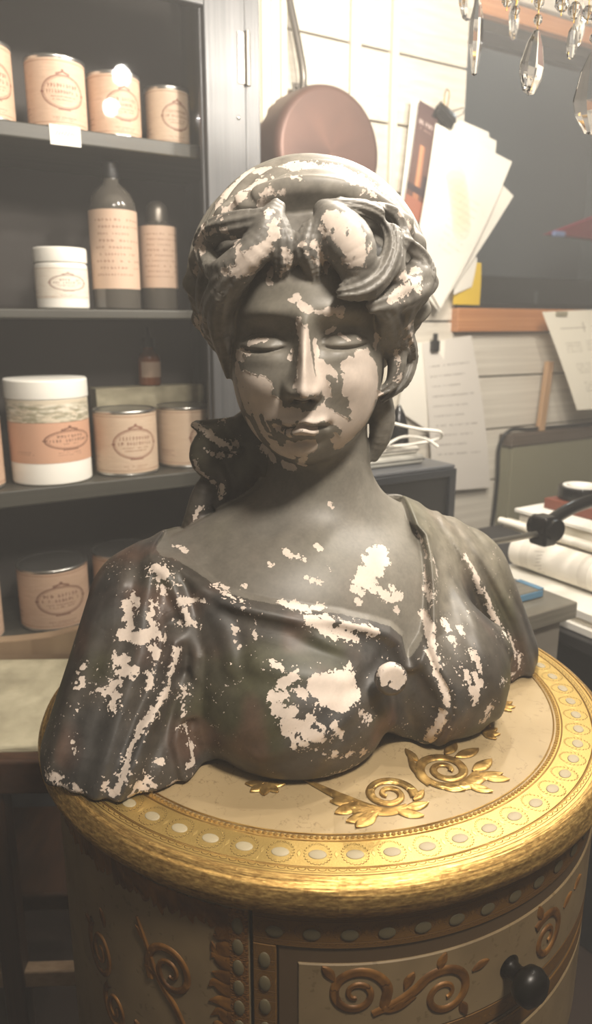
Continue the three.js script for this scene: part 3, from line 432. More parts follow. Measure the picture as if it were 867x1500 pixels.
{ // grey desk unit behind the bust
  const d = onWall('desk', 'grey-topped desk unit with a pale front, behind the bust\'s right shoulder', 'desk', 0);
  part('top', bx(0.29, 0.028, 0.56, 0.817, 0.626, -1.0, 0.003), MAT.deskTop, d);
  part('front_panel', bx(0.255, 0.61, 0.02, 0.815, 0.306, -0.745, 0.002), MAT.deskSide, d);
  part('side_panel', bx(0.02, 0.61, 0.5, 0.932, 0.306, -1.0, 0.002), MAT.brownTop, d); part('side_panel', bx(0.02, 0.61, 0.5, 0.7, 0.306, -1.0, 0.002), MAT.deskSide, d);
  const k = onWall('black_box', 'matt black appliance with a framed front standing on the desk behind the bust', 'appliance', 0);
  part('case', bx(0.25, 0.174, 0.24, 0.823, 0.7275, -1.125, 0.004), MAT.black, k);
  part('front_frame', [bx(0.25, 0.014, 0.01, 0.823, 0.807, -1.003, 0.002), bx(0.016, 0.16, 0.01, 0.94, 0.722, -1.003, 0.002), bx(0.016, 0.16, 0.01, 0.706, 0.722, -1.003, 0.002)], std({ color: 0x24272b, roughness: 0.4 }), k);
  part('top_plate', bx(0.252, 0.006, 0.242, 0.823, 0.8172, -1.125, 0.002), std({ color: 0x55575a, roughness: 0.4 }), k);
  const lap = onWall('grey_case', 'two flat pale grey cases stacked on the black appliance, the lower one', 'case', 0); part('shell', bx(0.22, 0.018, 0.18, 0.795, 0.8297, -1.13, 0.006), std({ color: 0xa9a79f, roughness: 0.45 }), lap);
  part('seam', bx(0.2204, 0.002, 0.1804, 0.795, 0.8297, -1.13), MAT.black, lap);
  const lap2 = onWall('grey_case', 'thin pale grey case stacked on top of the lower grey case', 'case', 0); part('shell', bx(0.2, 0.014, 0.16, 0.80, 0.8462, -1.13, 0.005), std({ color: 0xc6c2b8, roughness: 0.45 }), lap2);
  part('seam', bx(0.2004, 0.0016, 0.1604, 0.80, 0.8462, -1.13), MAT.iron, lap2);
  const cone = thing('black_cone', 'small black pointed object standing on the pale grey case', 'ornament', W(0.872, 0.8535, -1.08), WALL_TURN);
  part('body', lathe([[0.0001, 0], [0.019, 0], [0.0205, 0.006], [0.019, 0.03], [0.012, 0.056], [0.004, 0.072], [0.0001, 0.075]], 32), MAT.blackGloss, cone);
  part('base', lathe([[0.0001, 0.0002], [0.0215, 0.0002], [0.0215, 0.004], [0.0195, 0.005]], 32), MAT.black, cone);
  const puck = thing('black_puck', 'flat black round puck on the pale grey case beside the neck', 'puck', W(0.822, 0.8535, -1.08), WALL_TURN);
  part('body', lathe([[0.0001, 0], [0.026, 0], [0.027, 0.003], [0.027, 0.01], [0.024, 0.013], [0.0001, 0.0135]], 40), MAT.blackGloss, puck); part('ring', new THREE.TorusGeometry(0.0262, 0.0012, 8, 40).rotateX(Math.PI / 2).translate(0, 0.011, 0), MAT.iron, puck);
  single('white_cable', tube([W(0.74, 0.935, -1.03), W(0.80, 0.908, -1.02), W(0.86, 0.892, -1.01), W(0.905, 0.884, -1.0), W(0.915, 0.872, -1.01), W(0.89, 0.862, -1.03), W(0.845, 0.857, -1.05), W(0.815, 0.861, -1.04), W(0.84, 0.876, -1.03), W(0.88, 0.872, -1.01), W(0.9, 0.858, -1.0)], 0.0028, 120, 8), MAT.cableWhite, 'thin white cable looping over the pale grey cases behind the neck', 'cable');
  const bl = onWall('small_box', 'small grey box with a blue edge lying on the grey desk', 'box', 0);
  part('box', bx(0.07, 0.014, 0.05, 0.898, 0.6475, -0.79, 0.002), MAT.deskTop, bl); part('blue_edge', [bx(0.06, 0.010, 0.003, 0.898, 0.6475, -0.7645), bx(0.012, 0.0012, 0.05, 0.926, 0.6549, -0.79)], std({ color: 0x5b86a3, roughness: 0.5 }), bl, 'blue edge');
  const lamp = onWall('desk_lamp', 'jointed desk lamp arm with a black knuckle reaching over the papers', 'lamp', 0);
  part('base', M4(lathe([[0.0001, 0], [0.05, 0], [0.05, 0.012], [0.012, 0.018], [0.008, 0.022]], 40), 0.75, 0.6404, -0.82), MAT.black, lamp);
  part('post', tube([[0.75, 0.655, -0.82], [0.75, 0.70, -0.81]], 0.006, 8, 10), MAT.steel, lamp);
  part('arm', tube([[0.75, 0.702, -0.808], [0.729,0.730,-0.800], [0.943,0.737,-0.800]], 0.0052, 20, 10), MAT.steel, lamp);
  { const [a, bb, c] = [0.961,0.741,-0.800]; part('knuckle', [bx(0.032, 0.05, 0.036, a, bb, c, 0.006), M4(new THREE.CylinderGeometry(0.018, 0.018, 0.05, 24).rotateX(Math.PI / 2), a + 0.004, bb + 0.004, c)], MAT.blackGloss, lamp);
    part('arm', tube([[a, bb + 0.008, c], [a + 0.07, bb + 0.03, c], [a + 0.2, bb + 0.045, c + 0.01]], 0.011, 24, 12), MAT.blackGloss, lamp); }
}
{ // dark unit beside the desk, heaped with rolled and flat papers that run towards the room
  const k = onWall('dark_unit', 'dark low unit under the papers at the right edge', 'cabinet', 0);
  part('body', bx(0.9, 0.545, 0.7, 1.44, 0.275, -0.95, 0.004), MAT.black, k); part('top', bx(0.92, 0.022, 0.72, 1.44, 0.559, -0.95, 0.003), MAT.darkWood, k);
  const run = (name, label, cat, group) => onWall(name, label, cat, 0, group);
  const strip = (u, w, y, h, d0, d1, label, mat) => { const t = single('paper_board', bx(w, h, d1 - d0, u + w / 2, y + h / 2, (d0 + d1) / 2, 0.0015), mat, label, 'board'); t.rotation.y = WALL_TURN; t.userData.group = 'white boards heaped on the dark unit'; return t; };
  const white2 = std({ color: 0xddd6c6, roughness: 0.7 });
  strip(0.995, 0.5, 0.571, 0.013, -0.95, -0.60, 'lowest white board of the heap beside the desk', MAT.white);
  strip(1.005, 0.45, 0.5845, 0.010, -0.965, -0.62, 'cream board, second from the bottom of the heap beside the desk', white2);
  strip(1.0, 0.48, 0.595, 0.014, -0.98, -0.61, 'white board right under the big paper roll', MAT.white);
  const roll = thing('paper_roll', 'thick roll of white drawing paper lying on the heap of boards', 'roll', [0, 0, 0], WALL_TURN);
  const spiralSheet = (r, len, u, y, w0, turns) => { const P = [], I = [], UV = [], n = 60; for (let i = 0; i <= n; i++) for (let j = 0; j <= 1; j++) { const t = i / n, a = t * turns * Math.PI * 2 + 1, q = r * (1 - 0.35 * (1 - t)); P.push(u + Math.cos(a) * q, y + Math.sin(a) * q, w0 + j * len); UV.push(t * turns, j * 3); if (i && j) { const b = i * 2 + 1; I.push(b - 3, b - 1, b - 2, b - 1, b, b - 2); } } const g = new THREE.BufferGeometry(); g.setAttribute('position', new THREE.BufferAttribute(Float32Array.from(P), 3)); g.setAttribute('uv', new THREE.BufferAttribute(Float32Array.from(UV), 2)); g.setIndex(I); g.computeVertexNormals(); return g; };
  const rollPaper = phys({ map: canvasTexture(256, 256, (c) => { c.fillStyle = '#efe9dd'; c.fillRect(0, 0, 256, 256); c.strokeStyle = 'rgba(120,110,98,0.5)'; c.lineWidth = 2; for (let i = 0; i < 7; i++) { c.beginPath(); c.moveTo(60 + i * 9, 90 + rnd(0, 20)); c.lineTo(66 + i * 9, 120 + rnd(0, 20)); c.stroke(); } for (let i = 0; i < 5; i++) { c.beginPath(); c.moveTo(0, 170 + i * 8); c.lineTo(256, 170 + i * 8); c.stroke(); } }), roughness: 0.8, side: THREE.DoubleSide });
  part('rolled_sheet', spiralSheet(0.034, 0.40, 1.094, 0.6435, -0.965, 3), rollPaper, roll);
  const r2 = thing('paper_roll', 'thinner roll of white paper behind the thick roll', 'roll', [0, 0, 0], WALL_TURN); part('rolled_sheet', spiralSheet(0.021, 0.40, 1.151, 0.6305, -0.99, 3), rollPaper, r2);
  for (const [u, y, r, lb] of [[1.104, 0.6857, 0.0078, 'thin white paper tube on the thick roll, nearest the bust'], [1.124, 0.6775, 0.0115, 'thin white paper tube on the thick roll, nearest the red-brown book']]) { const t = thing('paper_tube', lb, 'tube', [0, 0, 0], WALL_TURN, 'thin paper tubes on the rolls'); part('rolled_sheet', spiralSheet(r, 0.3, u, y, -1.03, 3), MAT.paper, t); }
  strip(1.165, 0.3, 0.691, 0.008, -1.05, -0.7, 'white folder under the red-brown book', MAT.white);
  strip(1.17, 0.29, 0.6615, 0.028, -1.04, -0.68, 'thick cream pad beneath the white folder', white2);
  strip(1.18, 0.28, 0.6095, 0.052, -1.04, -0.66, 'deep stack of white paper beside the thinner roll', MAT.white);
  const bk = onWall('book', 'red-brown book lying on the white folder at the right edge', 'book', 0);
  part('cover', bx(0.2, 0.022, 0.2, 1.318, 0.7105, -0.92, 0.003), std({ color: 0x6e3a2a, roughness: 0.5 }), bk); part('pages', bx(0.194, 0.016, 0.19, 1.322, 0.7105, -0.916), MAT.paper, bk);
  const tp = thing('tape_roll', 'black and white roll of tape on the red-brown book', 'tape', W(1.275, 0.722, -0.975), WALL_TURN);
  part('tape', lathe([[0.03, 0], [0.044, 0], [0.0455, 0.002], [0.0455, 0.024], [0.044, 0.026], [0.03, 0.026]], 48), MAT.blackGloss, tp); part('core', lathe([[0.0305, 0.0002], [0.0255, 0.0002], [0.0255, 0.028], [0.036, 0.028], [0.036, 0.026], [0.0305, 0.026]], 48), MAT.white, tp);
}
{ // the unlit room beyond the pane
  const c = onWall('dark_cupboard', 'dark cupboard standing in the unlit room beyond the window', 'cupboard', 0);
  part('case', bx(1.6, 1.28, 0.3, 2.95, 0.64, -2.6, 0.01), std({ color: 0x303433, roughness: 0.6 }), c); part('trim', [bx(0.012, 1.2, 0.01, 2.31, 0.62, -2.445), bx(0.012, 1.2, 0.01, 2.75, 0.62, -2.445)], std({ color: 0x555b5a, roughness: 0.5 }), c);
  const a = onWall('red_reflection', 'red slanting board with a pale blue end, added for a pink reflection in the window', 'board', 0);  // board added to stand in for a pink reflection in the pane
  const [x0, y0] = [2.734,1.459,-2.400], [x1, y1] = [3.197,1.510,-2.400];
  const sh = new THREE.Shape([new THREE.Vector2(x0, y0), new THREE.Vector2(x1, y1 + 0.09), new THREE.Vector2(x1, y1 - 0.06)]);
  part('board', new THREE.ExtrudeGeometry(sh, { depth: 0.04, bevelEnabled: true, bevelSize: 0.004, bevelThickness: 0.004, bevelSegments: 2 }).translate(0, 0, -2.42), std({ color: 0xa02038, roughness: 0.5 }), a);
  part('pale_end', bx(0.07, 0.022, 0.02, x0 + 0.045, y0 + 0.0, -2.37, 0.004), std({ color: 0x9fb2e6, roughness: 0.5 }), a, 'pale blue end');
}
// ---------------------------------------------------------------- the plaster bust, as a distance field in millimetres
const smin = (a, b, k) => { const h = Math.max(k - Math.abs(a - b), 0) / k; return Math.min(a, b) - h * h * k * 0.25; };
const smax = (a, b, k) => -smin(-a, -b, k);
const sstep = (a, b, x) => { x = Math.min(1, Math.max(0, (x - a) / (b - a))); return x * x * (3 - 2 * x); };
const gs = (x, y, cx, cy, sx, sy) => { const a = (x - cx) / sx, b = (y - cy) / sy; return Math.exp(-a * a - b * b); };
const ell = (x, y, z, c, r) => {
  const a = (x - c[0]) / r[0], b = (y - c[1]) / r[1], d = (z - c[2]) / r[2];
  const k0 = Math.sqrt(a * a + b * b + d * d), e = a / r[0], f = b / r[1], g = d / r[2];
  return k0 * (k0 - 1) / (Math.sqrt(e * e + f * f + g * g) + 1e-9);
};
const cap = (x, y, z, a, b, ra, rb) => {
  const bx = b[0] - a[0], by = b[1] - a[1], bz = b[2] - a[2], px = x - a[0], py = y - a[1], pz = z - a[2];
  const t = Math.min(1, Math.max(0, (px * bx + py * by + pz * bz) / (bx * bx + by * by + bz * bz)));
  const dx = px - bx * t, dy = py - by * t, dz = pz - bz * t;
  return Math.sqrt(dx * dx + dy * dy + dz * dz) - (ra + (rb - ra) * t);
};
// a lock of hair or a fold: a chain of x, y, z, radius; strands > 0 cuts grooves along it
function smooth(list) {               // Catmull-Rom through the chain's points, two extra points a span
  const n = list.length / 4, out = [], g = (i, k) => list[Math.min(n - 1, Math.max(0, i)) * 4 + k];
  for (let i = 0; i < n - 1; i++) for (let q = 0; q < 3; q++) for (let k = 0; k < 4; k++) {
    const t = q / 3, a = g(i - 1, k), b = g(i, k), c = g(i + 1, k), d = g(i + 2, k);
    out.push(0.5 * (2 * b + (c - a) * t + (2 * a - 5 * b + 4 * c - d) * t * t + (3 * b - a - 3 * c + d) * t * t * t));
  }
  for (let k = 0; k < 4; k++) out.push(g(n - 1, k));
  return out;
}
function chain(points, strands = 0, depth = 1.2) {
  const list = smooth(points), n = list.length / 4, c = [0, 0, 0]; let rad = 0;
  for (let i = 0; i < n; i++) for (let k = 0; k < 3; k++) c[k] += list[i * 4 + k] / n;
  for (let i = 0; i < n; i++) rad = Math.max(rad, Math.hypot(list[i * 4] - c[0], list[i * 4 + 1] - c[1], list[i * 4 + 2] - c[2]) + list[i * 4 + 3]);
  return (x, y, z) => {
    const far = Math.hypot(x - c[0], y - c[1], z - c[2]) - rad;
    if (far > 14) return far;
    let best = 1e9, off = 0;
    for (let i = 0; i < n - 1; i++) {
      const o = i * 4, bx = list[o + 4] - list[o], by = list[o + 5] - list[o + 1], bz = list[o + 6] - list[o + 2];
      const px = x - list[o], py = y - list[o + 1], pz = z - list[o + 2], L = bx * bx + by * by + bz * bz;
      const t = Math.min(1, Math.max(0, (px * bx + py * by + pz * bz) / L));
      const dx = px - bx * t, dy = py - by * t, dz = pz - bz * t;
      const r = list[o + 3] + (list[o + 7] - list[o + 3]) * t, d = Math.sqrt(dx * dx + dy * dy + dz * dz) - r;
      if (d < best) { best = d; off = (px * by - py * bx) / Math.hypot(bx, by, 1e-6) / r; }
    }
    if (strands) best += depth * (0.5 + 0.5 * Math.cos(off * strands * 3.1416 + 0.6)) * sstep(10, 0, Math.abs(best));
    return best;
  };
}
// distance in the bust's own front plane to a polyline (x, y pairs), and signed distance to a polygon
const line2 = (P) => (x, y) => {
  let best = 1e9;
  for (let i = 0; i + 3 < P.length; i += 2) {
    const bx = P[i + 2] - P[i], by = P[i + 3] - P[i + 1], px = x - P[i], py = y - P[i + 1];
    const t = Math.min(1, Math.max(0, (px * bx + py * by) / (bx * bx + by * by)));
    best = Math.min(best, (px - bx * t) ** 2 + (py - by * t) ** 2);
  }
  return Math.sqrt(best);
};
const poly2 = (P) => {
  const edge = line2([...P, P[0], P[1]]), n = P.length / 2;
  return (x, y) => {
    let inside = false;
    for (let i = 0, j = n - 1; i < n; j = i++) {
      const yi = P[i * 2 + 1], yj = P[j * 2 + 1];
      if ((yi > y) !== (yj > y) && x < ((P[j * 2] - P[i * 2]) * (y - yi)) / (yj - yi) + P[i * 2]) inside = !inside;
    }
    return edge(x, y) * (inside ? -1 : 1);
  };
};
const drop3 = (a) => a.filter((v, i) => i % 3 !== 2);   // x, y, z triples to x, y pairs

// hair: locks swept from the parting to both sides, then back over the ears
const HAIR = [
  chain([-37,432,108,7, -42,421,115,10, -46,411,117,11, -56,400,115,13, -70,392,107,12, -83,392,92,9, -89,400,80,7], 2, 0.8),
  chain([-42,424,111,6, -56,423,108,9, -73,421,96,10, -87,419,79,9, -95,411,68,8, -92,399,76,6], 3, 1.3),
  chain([-34,418,114,7, -31,408,116,9, -31,397,114,8, -32,389,109,6], 3, 0.7),
  chain([-65,387,109,8, -77,377,96,11, -86,366,78,11, -92,352,47,10, -88,341,29,8], 3, 1.5),
  chain([-63,389,111,7, -75,377,103,8, -81,363,91,9, -84,346,74,8, -81,328,56,7, -80,311,30,5], 2, 1.2),
  chain([-92,395,66,7, -96,382,55,8, -99,368,31,8, -95,355,33,7], 2, 1.2),
  chain([-3,430,110,8, 4,420,117,14, 12,410,120,18, 18,399,120,16, 17,388,120,9], 0),
  chain([-13,416,119,7, -15,405,120,9, -12,395,116,8, -10,387,112,6], 3, 0.7),
  chain([8,435,109,5, 25,433,108,6, 40,427,102,6, 47,415,102,7, 46,401,108,8, 38,386,114,9, 25,377,120,9, 11,374,124,6], 3, 1.2),
  chain([34,435,96,4, 49,432,90,5, 56,421,87,5, 56,411,91,5], 2, 0.8),
  chain([52,412,94,5, 66,407,83,6, 75,399,68,8, 75,387,67,11, 63,376,86,12, 49,370,99,10, 34,365,110,6], 2, 1.2),
  chain([54,402,94,4, 52,394,102,5, 55,383,99,6, 63,378,86,6], 0),
  chain([70,390,77,9, 86,385,38,8, 71,377,75,9], 0),
  chain([62,367,77,10, 61,350,62,10, 74,327,22,9, 69,308,24,9, 60,297,28,7, 52,290,34,4], 3, 1.6),
  chain([44,363,99,9, 58,342,50,9, 61,322,44,9, 58,305,42,7, 48,297,44,4], 2, 1.4),
  chain([52,287,6,12, 55,270,0,13, 54,252,-5,11, 49,235,-12,8], 2, 1.2),
];
const HOLLOW = [[[-83,407,99], 10, 11], [[46,428,103], 5, 9], [[66,404,94], 6, 10]];
// the scarf's knot and tail behind the neck
const KNOT = [
  chain([-45,249,-28,20, -81,236,-26,17, -98,228,-24,14]),
  chain([-91,215,-28,13, -103,189,-26,10, -111,169,-22,9]),
  chain([-44,261,-20,15, -65,255,-22,18, -83,250,-20,16, -101,246,-14,15, -108,233,-12,15, -103,220,-14,12, -90,208,-18,10]),
  chain([-117,262,-8,3, -107,256,-6,4, -91,247,-2,5, -76,239,-2,4]),
  chain([-67,268,-20,9, -76,262,-14,8, -89,265,-14,3, -114,264,-12,2]),
  chain([-51,237,-18,22, -71,217,-18,18, -87,199,-16,12, -95,189,-12,8]),
  chain([-97,221,-8,5, -90,210,-2,5, -92,194,-4,4]),
  chain([-106,210,-22,7, -112,194,-20,11, -118,176,-16,11, -127,161,-14,7]),
];
const NECK_L = drop3([-142,167,30, -112,156,55, -82,144,85, -36,137,112, 13,128,127, 37,120,132, 56,111,132, 67,100,130, 71,83,130]);
const BAND = drop3([83,173,-30, 90,165,10, 91,154,38, 90,134,55, 87,110,75, 83,98,92, 92,76,104, 103,57,112, 106,41,116, 100,20,120, 91,-1,122]);
const SKIN = poly2([...NECK_L, ...BAND.slice(0, 12).reduce((a, v, i) => (i % 2 ? a : [...a]), []), ...[BAND[10], BAND[11], BAND[8], BAND[9], BAND[6], BAND[7], BAND[4], BAND[5], BAND[2], BAND[3], BAND[0], BAND[1]], 70, 260, -90, 260]);
const neckLine = line2(NECK_L), bandLine = line2(BAND);
const FOLDS = [
  [[-135,161,40, -115,130,80, -104,94,110, -107,50,120], 3, 5],
  [[-119,106,110, -125,73,140, -138,49,160, -157,3,172], 7, 7],
  [[-141,161,40, -146,132,100, -146,100,135, -160,60,160, -174,-2,165], 4.5, 8],
  [[-113,71,125, -116,35,138, -107,-4,140], 4, 5],
  [[-166,145,70, -186,116,90, -203,67,118, -221,-7,130], 3.5, 8],
  [[-101,141,75, -81,118,110, -72,93,120], 2, 7],
  [[-81,137,95, -25,126,135, 36,93,150], 2, 6],
  [[-57,97,130, -14,93,150, 36,85,152], 1.6, 7],
  [[-52,31,150, 2,53,158, 44,76,152], 1.6, 7],
  [[44,75,150, 54,43,140, 72,2,125], 3, 8],
  [[99,188,-60, 114,149,-20, 129,104,10, 148,57,30, 163,-1,40], 2.5, 7],
  [[117,176,-80, 136,145,-60, 168,85,-60, 192,26,-55, 196,-9,-30], 4, 6],
  [[136,164,-100, 163,124,-80, 200,62,-80, 219,9,-75, 218,-12,-60], 4, 5],
].map(([p, a, s]) => [line2(drop3(p)), a, s]);

const IDS = ['skin', 'hair', 'headscarf', 'dress', 'brooch'];
const out5 = new Float64Array(5);
function faceRelief(x, y) {            // added depth, x across from the midline, y up
  const u = x + 17 + (y - 337) * -0.02, v = y - u * 0.035, s = Math.abs(u);
  let h = 0;
  h += 4.5 * gs(s, v, 26, 361, 19, 7.5) + 2 * gs(u, v, 0, 360, 12, 10);
  h -= 11 * gs(s, v, 29, 343.5, 17, 10.5);
  h -= 5 * gs(s, v, 14, 340, 7, 10);
  h += 9.5 * gs(s, v, 31, 339, 14, 7.2);
  const lash = 333.2 + 0.012 * (s - 31) ** 2 * 0.6;
  h -= 3.4 * Math.exp(-(((v - lash) / 1.5) ** 2)) * sstep(20, 13, Math.abs(s - 31));
  const crease = 345.8 - 0.016 * (s - 31) ** 2;
  h -= 1.6 * Math.exp(-(((v - crease) / 1.4) ** 2)) * sstep(20, 14, Math.abs(s - 31));
  h += 2.2 * gs(s, v, 30, 327, 15, 5);
  h += 4.5 * gs(s, v, 36, 309, 19, 17);
  h -= 1.5 * gs(s, v, 26, 290, 10, 12);
  // nose
  const up = sstep(361, 312, v), prof = (5 + 20 * up) * sstep(294.5, 301, v) * sstep(366, 352, v);
  const w = 5.6 + 3.6 * sstep(328, 306, v);
  h += prof * Math.exp(-Math.pow(s / w, 2.3)) ;
  h += 3.5 * gs(u, v, 0, 304.5, 6.5, 5.5);
  h += 9 * gs(s, v, 10.2, 303, 4.4, 5) ;
  h -= 5 * gs(s, v, 6.2, 296.3, 3.2, 1.9);
  h -= 2.2 * gs(s, v, 16.5, 301, 3, 8);
  // mouth and chin
  h -= 1.6 * gs(u, v, 0, 287.5, 2.4, 5);
  h += 5.5 * gs(u, v, 0, 278, 22, 13);
  const lip = 275.6 + 0.9 * Math.cos(u * 0.33) * sstep(24, 4, s) - 0.004 * u * u;
  const mw = sstep(23, 15, s);
  h += 4.0 * Math.exp(-(((v - lip - 4) / 3.3) ** 2)) * mw * (1 - 0.25 * gs(u, v, 0, 281, 2.2, 3));
  h += 5.6 * Math.exp(-(((v - lip + 5.2) / 4.2) ** 2)) * sstep(18, 8, s);
  h -= 3.6 * Math.exp(-(((v - lip) / 1.5) ** 2)) * mw;
  h -= 2.6 * gs(s, v, 20.5, 275, 3.4, 3.6);
  h -= 3.2 * gs(u, v, 0, 262.5, 13, 3.6);
  h += 6.5 * gs(u, v, 0, 251, 13, 9);
  return h;
}
function headFields(x, y, z, o) {
  // skin of the head
  let f = ell(x, y, z, [-14, 328, 44], [62.5, 91, 66]);
  f = smin(f, ell(x, y, z, [-15, 372, 32], [66, 62, 84]), 16);
  f = smin(f, ell(x, y, z, [-13, 300, 20], [56, 50, 56]), 20);
  if (z > 40 && f < 30) f -= faceRelief(x, y) * sstep(45, 75, z) * 0.93;
  f = smin(f, cap(x, y, z, [3, 165, -6], [-6, 300, -2], 43.5, 45), 16);
  for (const s of [-1, 1]) f = smin(f, ell(x, y, z, [-13 + s * 59, 318, 22], [7, 22, 14]), 5);
  o[0] = f;
  // headscarf: a tight cap with bands of folds over the crown
  let c = ell(x, y, z, [-12, 384, 13], [98.5, 99, 112]);
  const across = (y - 385) * 0.3 + (z - 13) * 0.95 + 0.1 * (x + 12);     // bands run from ear to ear over the crown
  const wob = 4 * Math.sin(x * 0.028 + 1.2) + 2.5 * Math.sin(x * 0.061 + y * 0.02 + 2);
  const aw = across + wob, calm = sstep(104, 84, aw) * sstep(-70, -30, aw);
  for (const [at, amp, wd] of [[-22, 3, 5], [8, 4.2, 5], [26, 2.2, 3.5], [44, 3.4, 5], [64, 2.8, 4], [80, 1.8, 3]]) {
    const q = (aw - at) / wd; c -= calm * amp * (Math.exp(-q * q) - 0.9 * Math.exp(-((q - 1.5) ** 2) * 2));
  }
  c -= 0.5 * Math.cos(aw * 0.62 + 1) * calm;
  const front = (z - 96) * 0.79 + (y - 446) * -0.61 + 0.0009 * (x + 12) ** 2 * 0.4;
  c -= 3.5 * Math.exp(-(((front + 7) / 5) ** 2));
  c = smax(c, front, 6);
  c = smax(c, 296 - y + (z > 0 ? 0 : z * 0.5), 18);
  o[2] = c;
  // hair under and before the scarf
  let h = ell(x, y, z, [-13, 376, 20], [91, 79, 93]);
  h = smax(h, 372 - y + 0.011 * (x + 16) ** 2 * -1 + 16 * gs(x, 0, -16, 0, 30, 1), 14);
  h = smax(h, ell(x, y, z, [-16, 338, 100], [60, 62, 60]) * -1, 8);
  h += 1.5 * Math.cos(x * 0.33 + 0.12 * Math.abs(x + 16)) * sstep(80, 100, z);
  for (const f of HAIR) h = smin(h, f(x, y, z), 8);
  for (const [p, r, rz] of HOLLOW) h = smax(h, -ell(x, y, z, p, [r, r, rz]), 5);
  h -= 0; o[1] = h;
  for (const f of KNOT) o[2] = smin(o[2], f(x, y, z), 6);
}
function torsoFields(x, y, z, o) {
  let t = ell(x * 0.899 - z * 0.438, y, x * 0.438 + z * 0.899, [-12, 78, 12], [150, 112, 104]);
  t = smin(t, cap(x, y, z, [3, 188, -14], [-122, 122, 18], 34, 42), 40);          // trapezius and shoulders
  t = smin(t, cap(x, y, z, [3, 180, -18], [122, 106, -62], 32, 46), 36);
  t = smin(t, cap(x, y, z, [3, 165, -6], [-6, 260, -2], 44, 43), 34);
  const skinOnly = t;
  t = smin(t, ell(x, y, z, [-24, 44, 92], [80, 66, 76]), 26);                       // breasts
  t = smin(t, ell(x, y, z, [104, 46, 46], [64, 62, 66]), 20);
  let s = cap(x, y, z, [-147, 106, 52], [-166, -4, 108], 56, 68);                   // draped upper arms
  s = smin(s, cap(x, y, z, [150, 90, -72], [184, 10, -62], 48, 46), 18);
  t = smin(t, s, 24);
  let sd = z > -60 ? SKIN(x, y) : 20;
  if (y > 190) sd = Math.max(-10, Math.min(sd, -2));
  const nl = neckLine(x, y), bl = bandLine(x, y), inD = sstep(-1.5, 4.5, sd);
  let th = 5.5 * inD;
  th += 4.5 * Math.exp(-(((nl - 5) / 6) ** 2)) * inD * sstep(-150, -90, x);
  th += 7.5 * Math.exp(-(((bl - 5) / 8) ** 2)) * sstep(-1, 6, sd);
  let fo = 0;
  if (Math.abs(t) < 30) for (const [f, a, w] of FOLDS) { const q = f(x, y) / w; if (q < 3) fo += a * (Math.exp(-q * q) - 0.35 * Math.exp(-((q - 1.7) ** 2) * 1.5)); }
  if (Math.abs(t) < 30) fo += 3 * gs(x, y, -139, 158, 10, 9) ;
  t -= th + fo * inD;
  o[3] = inD > 0.5 ? t : 1e3; o[5] = t;
  const n = [0.25, 0.12, 0.96], bx = x - 50, by = y - 88, bz = z - 152, along = bx * n[0] + by * n[1] + bz * n[2];
  const rr = Math.hypot(bx - along * n[0], by - along * n[1], bz - along * n[2]);
  o[4] = smax(rr - 13, Math.abs(along) - 5.5, 5);
  o[6] = skinOnly;
}
const F = new Float64Array(8);
function bust(x, y, z) {
  F.fill(1e3);
  let d = 1e3;
  if (y > 150) { headFields(x, y, z, F); d = smin(smin(F[0], F[1], 3), F[2], 3); }
  if (y < 300) { torsoFields(x, y, z, F); d = Math.min(smin(d, F[5], F[5] > 40 ? 1 : 8), F[4]); }
  return smax(d, 1.5 - y, 5);
}
function bustRegion(x, y, z) {
  bust(x, y, z);
  if (F[4] < 1.2 && F[4] < F[5] + 1) return 4;
  if (y < 215 && F[5] - 2 < Math.min(F[0], F[1], F[2])) return F[3] < 500 ? 3 : 0;
  if (F[1] < F[0] && F[1] < F[2]) return 1;
  if (F[2] < F[0]) return 2;
  return 0;
}
